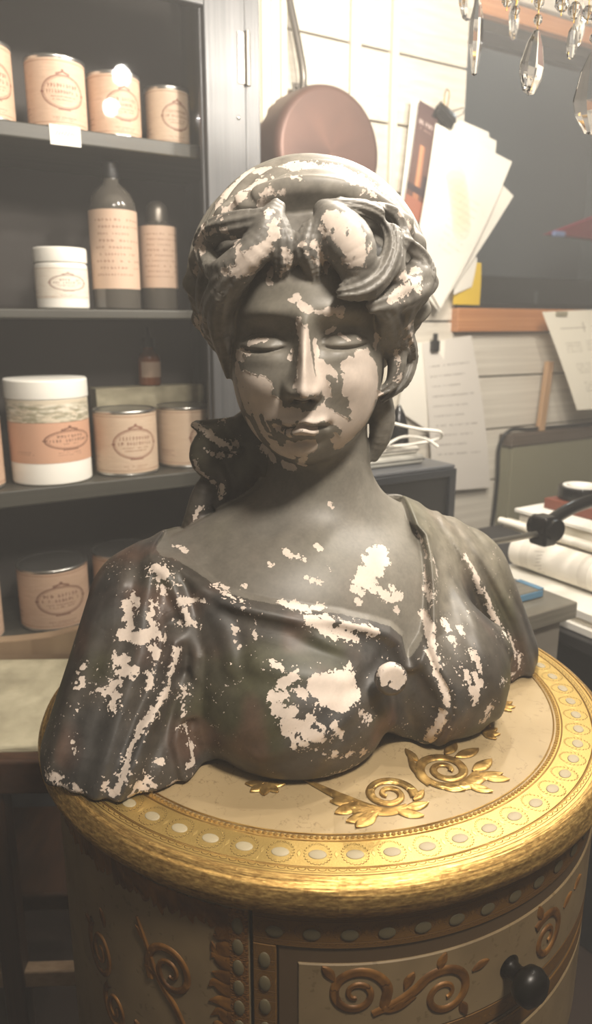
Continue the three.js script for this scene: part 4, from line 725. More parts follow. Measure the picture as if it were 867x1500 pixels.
// surface nets over a distance field: only blocks near the surface are sampled; every vertex is then pulled onto the surface
function surfaceNets(f, lo, hi, h, slack) {
  const B = 4, nx = Math.ceil((hi[0] - lo[0]) / h / B) * B, ny = Math.ceil((hi[1] - lo[1]) / h / B) * B, nz = Math.ceil((hi[2] - lo[2]) / h / B) * B;
  const sx = nx + 1, sy = ny + 1, val = new Float32Array(sx * sy * (nz + 1)).fill(NaN), id = (i, j, k) => (k * sy + j) * sx + i;
  const reach = h * B * 0.5 * 1.733 + slack, blocks = [];
  for (let k = 0; k < nz; k += B) for (let j = 0; j < ny; j += B) for (let i = 0; i < nx; i += B) {
    if (Math.abs(f(lo[0] + (i + B / 2) * h, lo[1] + (j + B / 2) * h, lo[2] + (k + B / 2) * h)) > reach) continue;
    blocks.push([i, j, k]);
    for (let c = 0; c <= B; c++) for (let b = 0; b <= B; b++) for (let a = 0; a <= B; a++) {
      const q = id(i + a, j + b, k + c);
      if (val[q] !== val[q]) val[q] = f(lo[0] + (i + a) * h, lo[1] + (j + b) * h, lo[2] + (k + c) * h);
    }
  }
  const vid = new Map(), P = [], I = [];
  const E = [[0, 1], [2, 3], [4, 5], [6, 7], [0, 2], [1, 3], [4, 6], [5, 7], [0, 4], [1, 5], [2, 6], [3, 7]], v = new Float64Array(8);
  for (const [i0, j0, k0] of blocks) for (let k = k0; k < k0 + B; k++) for (let j = j0; j < j0 + B; j++) for (let i = i0; i < i0 + B; i++) {
    let neg = 0;
    for (let q = 0; q < 8; q++) { v[q] = val[id(i + (q & 1), j + ((q >> 1) & 1), k + (q >> 2))]; if (v[q] < 0) neg++; }
    if (neg === 0 || neg === 8) continue;
    let x = 0, y = 0, z = 0, n = 0;
    for (const [a, b] of E) if ((v[a] < 0) !== (v[b] < 0)) {
      const t = v[a] / (v[a] - v[b]);
      x += (a & 1) + ((b & 1) - (a & 1)) * t; y += ((a >> 1) & 1) + (((b >> 1) & 1) - ((a >> 1) & 1)) * t; z += (a >> 2) + ((b >> 2) - (a >> 2)) * t; n++;
    }
    vid.set(id(i, j, k), P.length / 3);
    P.push(lo[0] + (i + x / n) * h, lo[1] + (j + y / n) * h, lo[2] + (k + z / n) * h);
  }
  const quad = (a, b, c, d, flip) => { if (a === undefined || b === undefined || c === undefined || d === undefined) return; flip ? I.push(a, c, b, a, d, c) : I.push(a, b, c, a, c, d); };
  const at = (i, j, k) => vid.get(id(i, j, k));
  for (const [i0, j0, k0] of blocks) for (let k = k0; k < k0 + B; k++) for (let j = j0; j < j0 + B; j++) for (let i = i0; i < i0 + B; i++) {
    const s = val[id(i, j, k)] < 0;
    if (s !== val[id(i + 1, j, k)] < 0 && j && k) quad(at(i, j - 1, k - 1), at(i, j, k - 1), at(i, j, k), at(i, j - 1, k), !s);
    if (s !== val[id(i, j + 1, k)] < 0 && i && k) quad(at(i - 1, j, k - 1), at(i - 1, j, k), at(i, j, k), at(i, j, k - 1), !s);
    if (s !== val[id(i, j, k + 1)] < 0 && i && j) quad(at(i - 1, j - 1, k), at(i, j - 1, k), at(i, j, k), at(i - 1, j, k), !s);
  }
  const p = Float32Array.from(P), N = new Float32Array(p.length), e = h * 0.35;
  for (let q = 0; q < p.length; q += 3) {
    let x = p[q], y = p[q + 1], z = p[q + 2];
    const gx = (f(x + e, y, z) - f(x - e, y, z)) / (2 * e), gy = (f(x, y + e, z) - f(x, y - e, z)) / (2 * e), gz = (f(x, y, z + e) - f(x, y, z - e)) / (2 * e), L = Math.hypot(gx, gy, gz) + 1e-9;
    const d = Math.max(-0.5 * h, Math.min(0.5 * h, f(x, y, z) / L / Math.max(L, 0.5)));
    p[q] = x - gx * d; p[q + 1] = y - gy * d; p[q + 2] = z - gz * d;
    N[q] = gx / L; N[q + 1] = gy / L; N[q + 2] = gz / L;
  }
  return { position: p, normal: N, index: I };
}

// ---------------------------------------------------------------- where the dark paint has flaked off the plaster, with sheen along the scarf's crown (strokes: two points and a radius, mm)
const FLAKE_FACE = [-25,369,116,-23,371,116,2.7, -20,366,118,-14,362,119,2.5, -8,361,118,-2,361,117,1.2, 0,361,116,9,362,114,3, 7,359,113,10,357,110,1.5, -21,355,118,-21,346,116,2.5, -20,348,119,-16,336,126,4.4, -16,351,121,-14,340,120,1.7, -16,336,125,-14,321,127,6.4, -14,326,125,-12,312,126,8.4, -19,311,133,-8,308,120,6.9, -4,309,112,-2,304,109,3, -6,323,110,-3,309,111,4, -10,340,110,-8,330,109,2.5, -22,312,126,-23,309,125,2.5, -26,333,109,-27,328,109,1.5, -16,305,135,-16,303,134,3.9, -5,324,110,1,318,109,2.5, 1,320,109,6,316,109,2.5, -1,310,109,2,298,104,2.6, 0,293,103,-4,289,105,2.6, 27,324,96,36,316,85,8.4, 23,310,100,37,303,79,11.6, 26,293,90,36,285,70,11.8, 22,270,78,34,277,66,9.8, 14,258,75,23,263,70,6, 7,266,88,14,255,69,3.2, 30,330,93,32,332,90,2.6, 19,324,104,14,321,106,3.6, 12,312,107,18,304,102,4.1, 40,299,73,46,294,48,3.3, 40,340,78,39,335,80,2.1, -4,290,105,4,286,100,2.6, 4,285,100,12,283,95,2.1, -31,282,103,-17,283,107,3.1, -17,283,107,1,284,101,3.6, 4,281,98,13,277,92,3.1, -20,280,109,-4,280,107,1.5, 10,280,95,19,274,85,4.2, -69,329,77,-65,327,84,3.7, -70,318,76,-67,311,82,4.8, -67,303,79,-62,286,75,4.8, -62,273,62,-56,261,54,5, -53,244,3,-43,236,20,4.2, -34,233,32,-25,231,38,2.9, -63,311,88,-56,309,96,6.3, -58,298,90,-51,302,98,8.9, -53,287,88,-43,291,96,9.4, -49,273,82,-52,279,83,6.4, -46,264,78,-42,258,76,6, -39,252,70,-30,251,79,6.5, -28,257,86,-19,252,89,5.3, -19,236,46,-16,235,45,1.7, -66,333,80,-59,330,92,1.6, -48,310,102,-45,307,103,4.1, -42,288,96,-35,286,100,4.7, -34,286,100,-25,287,105,3.1, -22,287,106,-20,288,105,1.5, -31,279,105,-28,268,99,2.6, -38,274,90,-35,272,94,3.2, -28,254,85,-11,258,90,5.3, -17,247,83,-19,236,46,2.8, -23,272,104,-8,271,103,3.1, -20,275,103,-9,274,101,2.6, -59,338,91,-47,341,99,2.1, 10,345,101,16,342,103,1.5, 24,341,98,26,341,96,1, 1,347,103,5,349,103,1.5, 38,337,82,39,334,80,1.6, 39,345,80,39,344,80,1.3, -81,304,30,-76,297,43,2.3];
const FLAKE_BARE = [10,314,108,11,306,106,2, 3,294,103,15,293,98,4.1, 12,288,97,18,285,92,3.1, -50,282,86,-46,270,83,2.7, -44,264,80,-36,263,84,2.1, -33,273,94,-33,261,85,2.1, 2,415,135,2,414,135,1.2, 12,414,138,12,412,138,1.2, -1,409,132,2,406,134,1.9, 4,402,134,8,398,135,1.9, 5,127,120,11,124,124,3.2, 8,122,126,13,123,124,2.1, -4,278,105,5,266,89,2.6, -22,300,128,-6,294,106,1.8];
const FLAKE_HAIR_SHEEN = [-63,400,126,-62,393,124,3, -74,389,118,-66,387,122,2.5, -66,389,122,-56,388,121,4, -57,394,126,-51,399,127,6.9, -49,400,128,-43,405,127,4.9, -41,409,127,-37,412,125,3.5, -40,414,126,-38,421,125,3.5, -43,425,124,-41,428,121,2.5, -47,438,89,-44,438,90,3.2, -45,444,92,-39,445,94,2.6, -36,445,94,-34,445,94,2.1, -64,405,124,-66,414,81,2.1, -91,417,86,-82,418,97,2.1, -76,418,105,-73,417,107,2.1, -69,413,102,-66,407,116,1.8, -94,409,79,-93,404,85,1.3, -80,428,97,-70,441,81,2.7, -70,441,81,-55,452,81,3.8, -54,453,80,-48,456,79,3.2, -76,435,80,-64,443,87,3.2, -80,428,97,-76,425,104,2.1, -104,392,50,-95,415,81,2.8, -92,419,87,-82,445,56,3.3, -78,449,54,-58,469,41,3.4, -55,467,58,-25,466,74,3.9, -25,466,74,-2,466,73,4.4, -4,467,72,11,465,70,3.3, 11,465,70,35,456,68,2.8, 43,452,67,53,443,69,2.8, 53,433,92,63,423,74,2.7, 12,455,91,30,447,90,2.1, 33,445,89,39,436,99,2.1, -40,457,79,-20,454,96,1.6, -31,403,124,-28,397,122,2.5, -28,393,120,-29,390,118,2, -33,389,117,-34,386,114,1.8, -42,388,106,-40,391,107,2, -44,383,106,-41,381,108,1.8, -19,406,127,-15,399,127,1.5, -8,405,127,-6,401,125,3, -5,399,123,-2,394,109,2.5, -11,397,126,-7,394,123,1.5, -2,392,110,-1,389,111,1.5, -1,424,130,4,425,132,4.9, 3,418,135,10,420,135,7.3, 8,411,138,17,411,137,7.7, 13,404,138,20,400,137,6.3, 11,397,135,20,394,135,4.4, 15,391,134,20,392,134,2.4, -5,416,129,-2,413,132,2.9, 27,407,133,27,400,134,1.5, 56,386,107,65,390,87,3.1, 55,377,106,68,380,97,3.6, 61,380,104,70,386,91,3.1, 47,372,110,55,374,106,2, 46,369,111,50,371,109,1.5, 66,390,88,69,392,86,2.1, 65,349,75,69,354,70,1.6, 65,342,67,71,345,60,2.2, 70,333,50,71,339,57,1.7, 59,331,55,61,324,52,1.4, 62,323,52,61,314,50,1.7, 61,307,48,63,311,49,1.7, -110,355,16,-97,357,73,3.4, -107,350,15,-105,344,8,2.4, -104,335,-3,-93,329,64,1.5, -115,264,-6,-106,256,-1,2.5, -103,256,-1,-92,248,3,3.1, -90,247,3,-83,244,2,2.4, -79,246,-1,-78,246,-3,3.1, -116,230,0,-113,221,-2,2.5, -111,219,-2,-107,214,-4,2.5, -101,209,-6,-95,200,-2,2.5, -92,205,2,-92,201,2,2.5, -95,196,-1,-94,195,0,1.2, -94,235,-5,-91,234,-8,3.1, -106,241,3,-100,237,1,0.9, -85,233,-9,-80,238,1,1.5, -91,267,-11,-86,271,-16,1.2, -118,177,-5,-114,184,-6,1.9];  // strokes along the scarf's crown edge also carry its rim light and sheen
const FLAKE_CHEST = [42,164,66,53,162,60,5.2, 39,158,75,52,157,67,6.3, 35,150,85,47,151,77,6.2, 29,146,92,41,145,86,5.6, 26,141,96,31,138,96,3.3, 27,132,101,29,130,101,2.2, 43,139,89,52,132,88,4.5, 55,128,89,67,130,79,2.9, 57,136,82,60,136,80,1.7, 61,120,88,62,118,89,1.7, -32,169,83,-27,166,87,2.8, -22,165,87,-18,164,89,1.7, -5,171,77,-3,170,78,2, -15,152,100,-11,150,101,1.4, -9,150,101,-4,148,101,1.9, 4,157,91,5,156,92,1.7, -45,161,92,-43,160,94,1.4, -36,168,84,-36,168,84,1.1, 7,200,46,9,195,48,0.9, -35,137,114,-28,134,118,3.2, -26,135,116,-14,131,120,4.3, -14,131,120,-3,131,113,3.2, -11,128,128,-1,120,128,4.8, 2,127,124,13,121,125,5.9, 13,123,124,27,117,122,3.8, 27,117,122,41,112,117,3.3, 1,117,129,8,113,129,3.2, 13,113,126,24,109,123,2.7, -88,145,100,-80,144,103,3.3, -81,142,108,-74,140,115,2.2, -67,146,103,-64,145,104,1.4, -68,139,118,-65,136,125,1.1, -74,119,126,-70,116,128,1.6, -56,118,130,-54,115,132,1.6, -71,110,132,-68,106,134,1.1, -8,87,156,18,87,147,6.3, -7,83,158,20,74,152,7.4, -1,74,162,12,69,160,4.7, 15,90,145,19,92,141,2.7, -20,81,161,-14,79,162,3.1, -41,100,147,-34,96,151,2.6, -33,87,157,-24,92,155,4.2, -40,78,161,-30,80,162,3.6, -39,70,167,-27,68,169,4.2, -30,61,171,-17,58,171,5.2, -15,53,173,-4,50,173,5.2, -20,48,174,-15,46,174,2.6, -33,61,171,-30,53,172,2.6, -26,51,173,-24,43,175,1.8, -5,60,169,-3,59,169,1.6, -1,34,170,1,30,168,2.1, 6,32,167,7,30,167,2.2, 6,57,169,11,48,166,2.1, 12,27,163,19,28,160,2.2, 28,60,154,35,51,149,2.2, -12,64,169,-8,62,169,2.6, -6,3,157,8,2,153,1.1, 8,3,153,26,6,142,2.8, 16,4,148,24,3,144,2.8, 29,26,153,32,20,147,1.7, 41,96,157,44,91,159,3.1, 45,100,154,56,95,155,4.7, 48,94,158,56,90,156,4.7, 51,86,158,53,85,157,2.6];
const FLAKE_RIGHT = [91,144,47,91,135,58,1.8, 91,130,63,92,123,77,2.9, 88,111,77,89,105,93,4.6, 88,101,98,90,95,106,4, 89,90,108,93,81,114,4, 93,75,116,98,65,120,3.4, 99,63,121,101,52,124,2.9, 97,42,123,95,29,122,3.5, 92,24,119,89,11,114,4.1, 87,2,107,81,-5,110,3, 92,158,30,93,152,42,1.2, 90,165,9,92,159,25,1.2, 99,150,47,102,139,52,1.8, 103,107,83,106,102,87,2.3, 107,96,94,110,92,98,2.3, 116,101,84,118,98,88,2.3, 117,74,110,121,65,113,2.3, 123,59,114,127,52,113,3.5, 126,69,109,130,60,110,3.5, 124,86,99,128,81,102,2.3, 129,78,103,132,70,106,2.3, 126,47,114,129,52,112,2.3, 139,36,106,143,38,104,3, 138,25,104,142,27,101,2.4, 141,135,-10,146,126,-7,3.3, 148,122,-7,153,112,-6,3.3, 153,109,-5,157,98,-7,3.3, 162,100,-10,168,82,-11,2.7, 170,78,-11,178,66,-14,3.4, 181,62,-15,165,82,55,2, 192,49,-20,199,28,-16,1.8, 152,59,99,197,11,-9,1.3, 202,27,-19,203,17,-17,1.4];
const FLAKE_SLEEVE = [-161,131,105,-157,125,111,3.9, -156,136,103,-150,133,111,2.8, -159,122,112,-156,116,118,4.4, -140,134,109,-139,128,112,2.2, -141,124,116,-139,118,117,2.2, -162,110,119,-153,109,124,5, -147,110,127,-138,113,119,4.4, -136,110,119,-130,106,117,3.3, -138,101,126,-135,95,124,3.9, -166,92,131,-158,95,132,3.9, -162,86,137,-151,90,140,4.4, -160,91,134,-153,86,142,3.8, -170,74,142,-161,80,142,3.9, -172,72,143,-162,72,149,3.3, -166,67,151,-163,64,155,2.2, -179,73,141,-175,73,142,1.7, -139,159,97,-131,154,96,4.4, -136,150,98,-131,152,97,2.2, -133,143,98,-131,139,100,1.7, -122,146,99,-120,145,99,1.7, -118,133,109,-109,134,104,2.8, -106,134,105,-95,135,112,1.6, -113,128,112,-110,120,115,3.3, -108,120,114,-105,117,115,2.2, -118,117,111,-116,116,114,1.7, -128,165,52,-118,162,60,1.8, -198,82,129,-194,87,128,1.7, -195,78,133,-192,74,136,2.3, -198,75,134,-197,72,136,1.7, -198,60,144,-197,58,145,1.1, -119,103,129,-118,93,132,2.2, -121,91,135,-123,79,141,2.2, -124,74,143,-130,65,152,2.7, -133,62,154,-140,54,159,3.3, -142,53,158,-146,43,165,3.3, -148,42,164,-151,32,172,2.7, -151,32,172,-153,23,179,3.3, -154,20,180,-158,12,183,3.3, -145,11,177,-138,6,174,3.3, -138,13,171,-133,8,172,2.2, -113,70,135,-112,63,139,1.7, -114,61,139,-111,54,144,1.1, -111,44,143,-108,27,144,1.4, -107,24,144,-105,13,147,1.4, -109,14,155,-106,13,148,1.7, -220,13,159,-212,10,167,1.4, -209,6,167,-198,6,173,1.4, -193,8,175,-188,7,176,2.3, -169,12,182,-167,14,181,2.2, -162,9,182,-145,4,176,1.7, -145,4,176,-123,1,166,1.4, -123,2,166,-105,3,152,1.7, -210,14,166,-207,12,167,1.7, -197,36,159,-194,33,164,1.7, -130,24,164,-127,22,163,1.4, -141,72,139,-140,77,137,2.2, -139,82,134,-138,77,136,1.7];

const STROKES = [FLAKE_FACE, FLAKE_HAIR_SHEEN, FLAKE_CHEST, FLAKE_RIGHT, FLAKE_SLEEVE];
const strokeList = (A) => { const out = []; for (let i = 0; i < A.length; i += 7) out.push(A.slice(i, i + 7)); return out; };
const CELLS = new Map(), CELL = 16;
STROKES.forEach((A) => strokeList(A).forEach((s) => {
  const r = s[6] + 9, lo = [0, 1, 2].map((k) => Math.floor((Math.min(s[k], s[k + 3]) - r) / CELL)), hi = [0, 1, 2].map((k) => Math.floor((Math.max(s[k], s[k + 3]) + r) / CELL));
  for (let i = lo[0]; i <= hi[0]; i++) for (let j = lo[1]; j <= hi[1]; j++) for (let k = lo[2]; k <= hi[2]; k++) { const q = `${i},${j},${k}`; if (!CELLS.has(q)) CELLS.set(q, []); CELLS.get(q).push(s); }
}));
const KEPT = strokeList(FLAKE_BARE);
const segDist = (s, x, y, z) => cap(x, y, z, s, [s[3], s[4], s[5]], 0, 0.0001);
function flake(x, y, z, region) {       // above 0: bare plaster
  let f = -9;
  const near = CELLS.get(`${Math.floor(x / CELL)},${Math.floor(y / CELL)},${Math.floor(z / CELL)}`);
  const soft = region === 0 && y > 225;
  const n1 = noise3(x * 0.16 + 3, y * 0.16, z * 0.16 + 7), n2 = noise3(x * 0.42, y * 0.42 + 11, z * 0.42), n3 = noise3(x * 0.95 + 5, y * 0.95, z * 0.95), n4 = noise3(x * 1.9, y * 1.9 + 3, z * 1.9);
  const rag = soft ? n1 * 1.0 + n2 * 1.0 + n3 * 0.8 + n4 * 0.45 : n1 * 2.0 + n2 * 2.4 + n3 * 2.0 + n4 * 1.0 - 0.2;
  if (near) for (const s of near) { const d = s[6] * (soft && y > 230 ? 1.16 : 1.08) + 0.25 - segDist(s, x, y, z); if (d > f) f = d; }
  if (f > -8.5) f += rag * Math.min(1, 0.35 + 0.2 * Math.max(f + 4, 0));
  for (const s of KEPT) { const d = s[6] - segDist(s, x, y, z); if (d > -6) f = Math.min(f, -d - rag * 0.7); }
  if (!soft || y < 150) {               // crumbs and pinholes of lost paint
    const patch = sstep(0.0, 0.5, noise3(x * 0.045 + 2, y * 0.045 + 9, z * 0.045)) * 0.5 + (f > -8 ? 0.7 * sstep(-8, -1.5, f) : 0);
    const crumbs = (n2 * 0.55 + n3 * 0.6 + n4 * 0.4 - (region === 3 ? 0.86 : 0.98) + 0.42 * patch) * 3;
    if (region !== 0 && crumbs > f && (region === 3 || f > -6)) f = crumbs;
  }
  return f;
}
const PLASTER = [0.62, 0.53, 0.455], DARKS = [[0.060, 0.052, 0.043], [0.058, 0.056, 0.030], [0.098, 0.058, 0.042], [0.045, 0.045, 0.045]];
function paintColor(x, y, z, region, out) {
  const a = noise3(x * 0.022 + 4, y * 0.022, z * 0.022 + 1), b = noise3(x * 0.035 + 30, y * 0.03, z * 0.03), g = fbm(x * 0.12, y * 0.12, z * 0.12, 3);
  const dress = region === 3;
  let c = mixc(DARKS[0], DARKS[1], sstep(0.05, 0.6, a) * (dress ? 0.9 : 0.45));
  c = mixc(c, DARKS[2], sstep(0.15, 0.65, b) * (dress ? 0.75 : 0.3));
  c = mixc(c, DARKS[3], sstep(0.1, 0.6, -a) * 0.6);
  if (region === 2 && y > 300) c = mixc(c, [0.21, 0.195, 0.165], 0.75); else if (region === 1) c = mixc(c, [0.18, 0.168, 0.146], 0.75); else if (region === 0) c = mixc(c, [0.185, 0.17, 0.14], 0.5 + 0.25 * sstep(-50, 60, x) + 0.25 * sstep(220, 300, y));   // lens veil put into scarf, hair and face paint; flesh lighter towards lit right
  if (dress) c = mixc(c, [0.25, 0.225, 0.175], 0.72 * sstep(66, 120, x) * sstep(70, 140, y + 22 * a));   // dusty paint over the right shoulder, paled to carry the chandelier's light
  const k = (region === 0 ? 1.15 : region === 3 ? 1.0 : 1.1) * (1 + (region === 0 ? 0.22 : 0.5) * g + 0.12 * noise3(x * 0.8, y * 0.8, z * 0.8));
  out[0] = c[0] * k; out[1] = c[1] * k; out[2] = c[2] * k;
}
function buildBust(step) {
  const m = surfaceNets(bust, [-252, -4, -190], [236, 510, 200], step, 12), nv = m.position.length / 3;
  const X = Array.from(m.position), N = Array.from(m.normal), reg = [], fl = [];
  for (let i = 0; i < nv; i++) { reg.push(bustRegion(X[i * 3], X[i * 3 + 1], X[i * 3 + 2])); fl.push(flake(X[i * 3], X[i * 3 + 1], X[i * 3 + 2], reg[i])); }
  // finer triangles along the edges of the flakes
  const mids = new Map();
  const mid = (a, b, t = 0.5, cut = false) => {
    const key = (cut ? 'c' : 'm') + (a < b ? `${a},${b}` : `${b},${a}`);
    if (mids.has(key)) return mids.get(key);
    if (a > b) { [a, b] = [b, a]; t = 1 - t; }
    const i = X.length / 3, p = [0, 1, 2].map((k) => X[a * 3 + k] + (X[b * 3 + k] - X[a * 3 + k]) * t), n = [0, 1, 2].map((k) => N[a * 3 + k] + (N[b * 3 + k] - N[a * 3 + k]) * t), L = Math.hypot(...n) || 1;
    X.push(...p); N.push(n[0] / L, n[1] / L, n[2] / L); reg.push(reg[a]); fl.push(cut ? 0 : flake(p[0], p[1], p[2], reg[a])); mids.set(key, i); return i;
  };
  const tri = [];
  const I = m.index;
  for (let q = 0; q < I.length; q += 3) {
    const [a, b, c] = [I[q], I[q + 1], I[q + 2]], near = Math.min(Math.abs(fl[a]), Math.abs(fl[b]), Math.abs(fl[c])) < 1.1 || (fl[a] > 0) !== (fl[b] > 0) || (fl[a] > 0) !== (fl[c] > 0);
    if (near && N[a * 3 + 2] > -0.5) { const d = mid(a, b), e = mid(b, c), f = mid(c, a); tri.push(a, d, f, d, b, e, f, e, c, d, e, f); } else tri.push(a, b, c);
  }
  const faces = IDS.map(() => [[], []]);
  for (let q = 0; q < tri.length; q += 3) {
    const t = [tri[q], tri[q + 1], tri[q + 2]], r = [reg[t[0]], reg[t[1]], reg[t[2]]], R = r[0] === r[1] || r[0] === r[2] ? r[0] : r[1];
    const up = t.map((v) => fl[v] > 0), n = up.filter(Boolean).length;
    if (n === 0 || n === 3) { faces[R][n ? 1 : 0].push(...t); continue; }
    const odd = n === 1 ? up.indexOf(true) : up.indexOf(false), A = t[odd], B = t[(odd + 1) % 3], C = t[(odd + 2) % 3];
    const ab = mid(A, B, fl[A] / (fl[A] - fl[B]), true), ac = mid(A, C, fl[A] / (fl[A] - fl[C]), true), s = n === 1 ? 1 : 0;
    faces[R][s].push(A, ab, ac); faces[R][1 - s].push(ab, B, C, ab, C, ac);
  }
  const geos = faces.map(([dark, bare], R) => {
    const map = new Map(), P = [], NN = [], C = [], idx = [], c = [0, 0, 0];
    const use = (v, s) => {
      const key = v * 2 + s; if (map.has(key)) return map.get(key);
      const x = X[v * 3], y = X[v * 3 + 1], z = X[v * 3 + 2], sink = 0.55 * Math.min(1, Math.max(0, fl[v]) / 0.8);
      P.push((x - N[v * 3] * sink) / 1000, (y - N[v * 3 + 1] * sink) / 1000, (z - N[v * 3 + 2] * sink) / 1000);
      const e = s ? 0.35 * sstep(1.2, 0, fl[v]) : 0, gx = e ? noise3(x * 0.7, y * 0.7, z * 0.7) * e : 0;
      NN.push(N[v * 3] + gx, N[v * 3 + 1] + gx, N[v * 3 + 2]);
      if (s) { const k = 1 + 0.16 * fbm(x * 0.09, y * 0.09, z * 0.09, 3) + 0.05 * noise3(x * 1.1, y, z); C.push(PLASTER[0] * k, PLASTER[1] * k, PLASTER[2] * k); }
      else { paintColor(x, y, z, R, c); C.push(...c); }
      map.set(key, P.length / 3 - 1); return P.length / 3 - 1;
    };
    for (const v of dark) idx.push(use(v, 0));
    const nd = idx.length; for (const v of bare) idx.push(use(v, 1));
    const g = new THREE.BufferGeometry();
    g.setAttribute('position', new THREE.BufferAttribute(Float32Array.from(P), 3)); g.setAttribute('normal', new THREE.BufferAttribute(Float32Array.from(NN), 3)); g.setAttribute('color', new THREE.BufferAttribute(Float32Array.from(C), 3));
    g.setIndex(idx); g.addGroup(0, nd, 0); g.addGroup(nd, idx.length - nd, 1);
    return g;
  });
  return geos;
}
const BUST_MATS = [std({ vertexColors: true, roughness: 0.48, name: 'bust_paint' }), std({ vertexColors: true, roughness: 0.85, name: 'bare_plaster' })];
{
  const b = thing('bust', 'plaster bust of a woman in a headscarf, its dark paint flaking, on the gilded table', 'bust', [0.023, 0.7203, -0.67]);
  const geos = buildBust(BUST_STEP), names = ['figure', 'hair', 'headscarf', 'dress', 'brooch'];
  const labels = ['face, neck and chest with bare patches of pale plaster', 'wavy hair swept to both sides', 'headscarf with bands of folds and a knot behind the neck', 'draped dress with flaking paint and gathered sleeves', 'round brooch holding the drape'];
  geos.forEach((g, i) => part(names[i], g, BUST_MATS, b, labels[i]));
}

// ---------------------------------------------------------------- wooden tray stand at the left
{
  const t = thing('tray_stand', 'dark wooden stand with a pale raised rim and cream padded tray, beside the drum table', 'stand', [-0.425, 0, -0.965], 0.03);
  const w = 0.29, d = 0.29, y = 0.548;
  part('tray_pad', bx(w - 0.04, 0.03, d - 0.03, 0, y - 0.012, 0, 0.008), MAT.cream, t);
  part('front_rail', bx(w, 0.05, 0.024, 0, y - 0.028, d / 2 - 0.004, 0.006), MAT.trayWood, t);
  const sh = new THREE.Shape(); sh.moveTo(-w / 2, -0.04); sh.lineTo(w / 2, -0.04); sh.lineTo(w / 2, 0.036); sh.bezierCurveTo(w / 2 - 0.04, 0.047, w / 2 - 0.06, 0.044, w / 2 - 0.11, 0.03); sh.bezierCurveTo(-0.05, 0.018, -0.09, 0.02, -w / 2, 0.022); sh.closePath();
  part('back_rim', new THREE.ExtrudeGeometry(sh, { depth: 0.016, bevelEnabled: true, bevelSize: 0.003, bevelThickness: 0.003, bevelSegments: 2, curveSegments: 24 }).translate(0, y + 0.004, -d / 2 - 0.014), MAT.trayRim, t);
  part('side_rail', bx(0.022, 0.05, d, w / 2 - 0.011, y - 0.028, 0, 0.004), MAT.trayWood, t); part('side_rail', bx(0.022, 0.05, d, -w / 2 + 0.011, y - 0.028, 0, 0.004), MAT.trayWood, t);
  for (const [x, z] of [[0.03, 1], [-0.125, 1], [0.12, -1], [-0.125, -1]]) part('leg', bx(0.03, y - 0.05, 0.03, x, (y - 0.05) / 2, z * (d / 2 - 0.02), 0.004), MAT.trayWood, t);
  part('lower_shelf', bx(w - 0.06, 0.03, 0.2, 0, 0.285, 0.0, 0.006), MAT.trayWood, t);
  part('stretcher', bx(w - 0.06, 0.028, 0.02, 0, 0.19, d / 2 - 0.02, 0.004), MAT.trayRim, t);
}
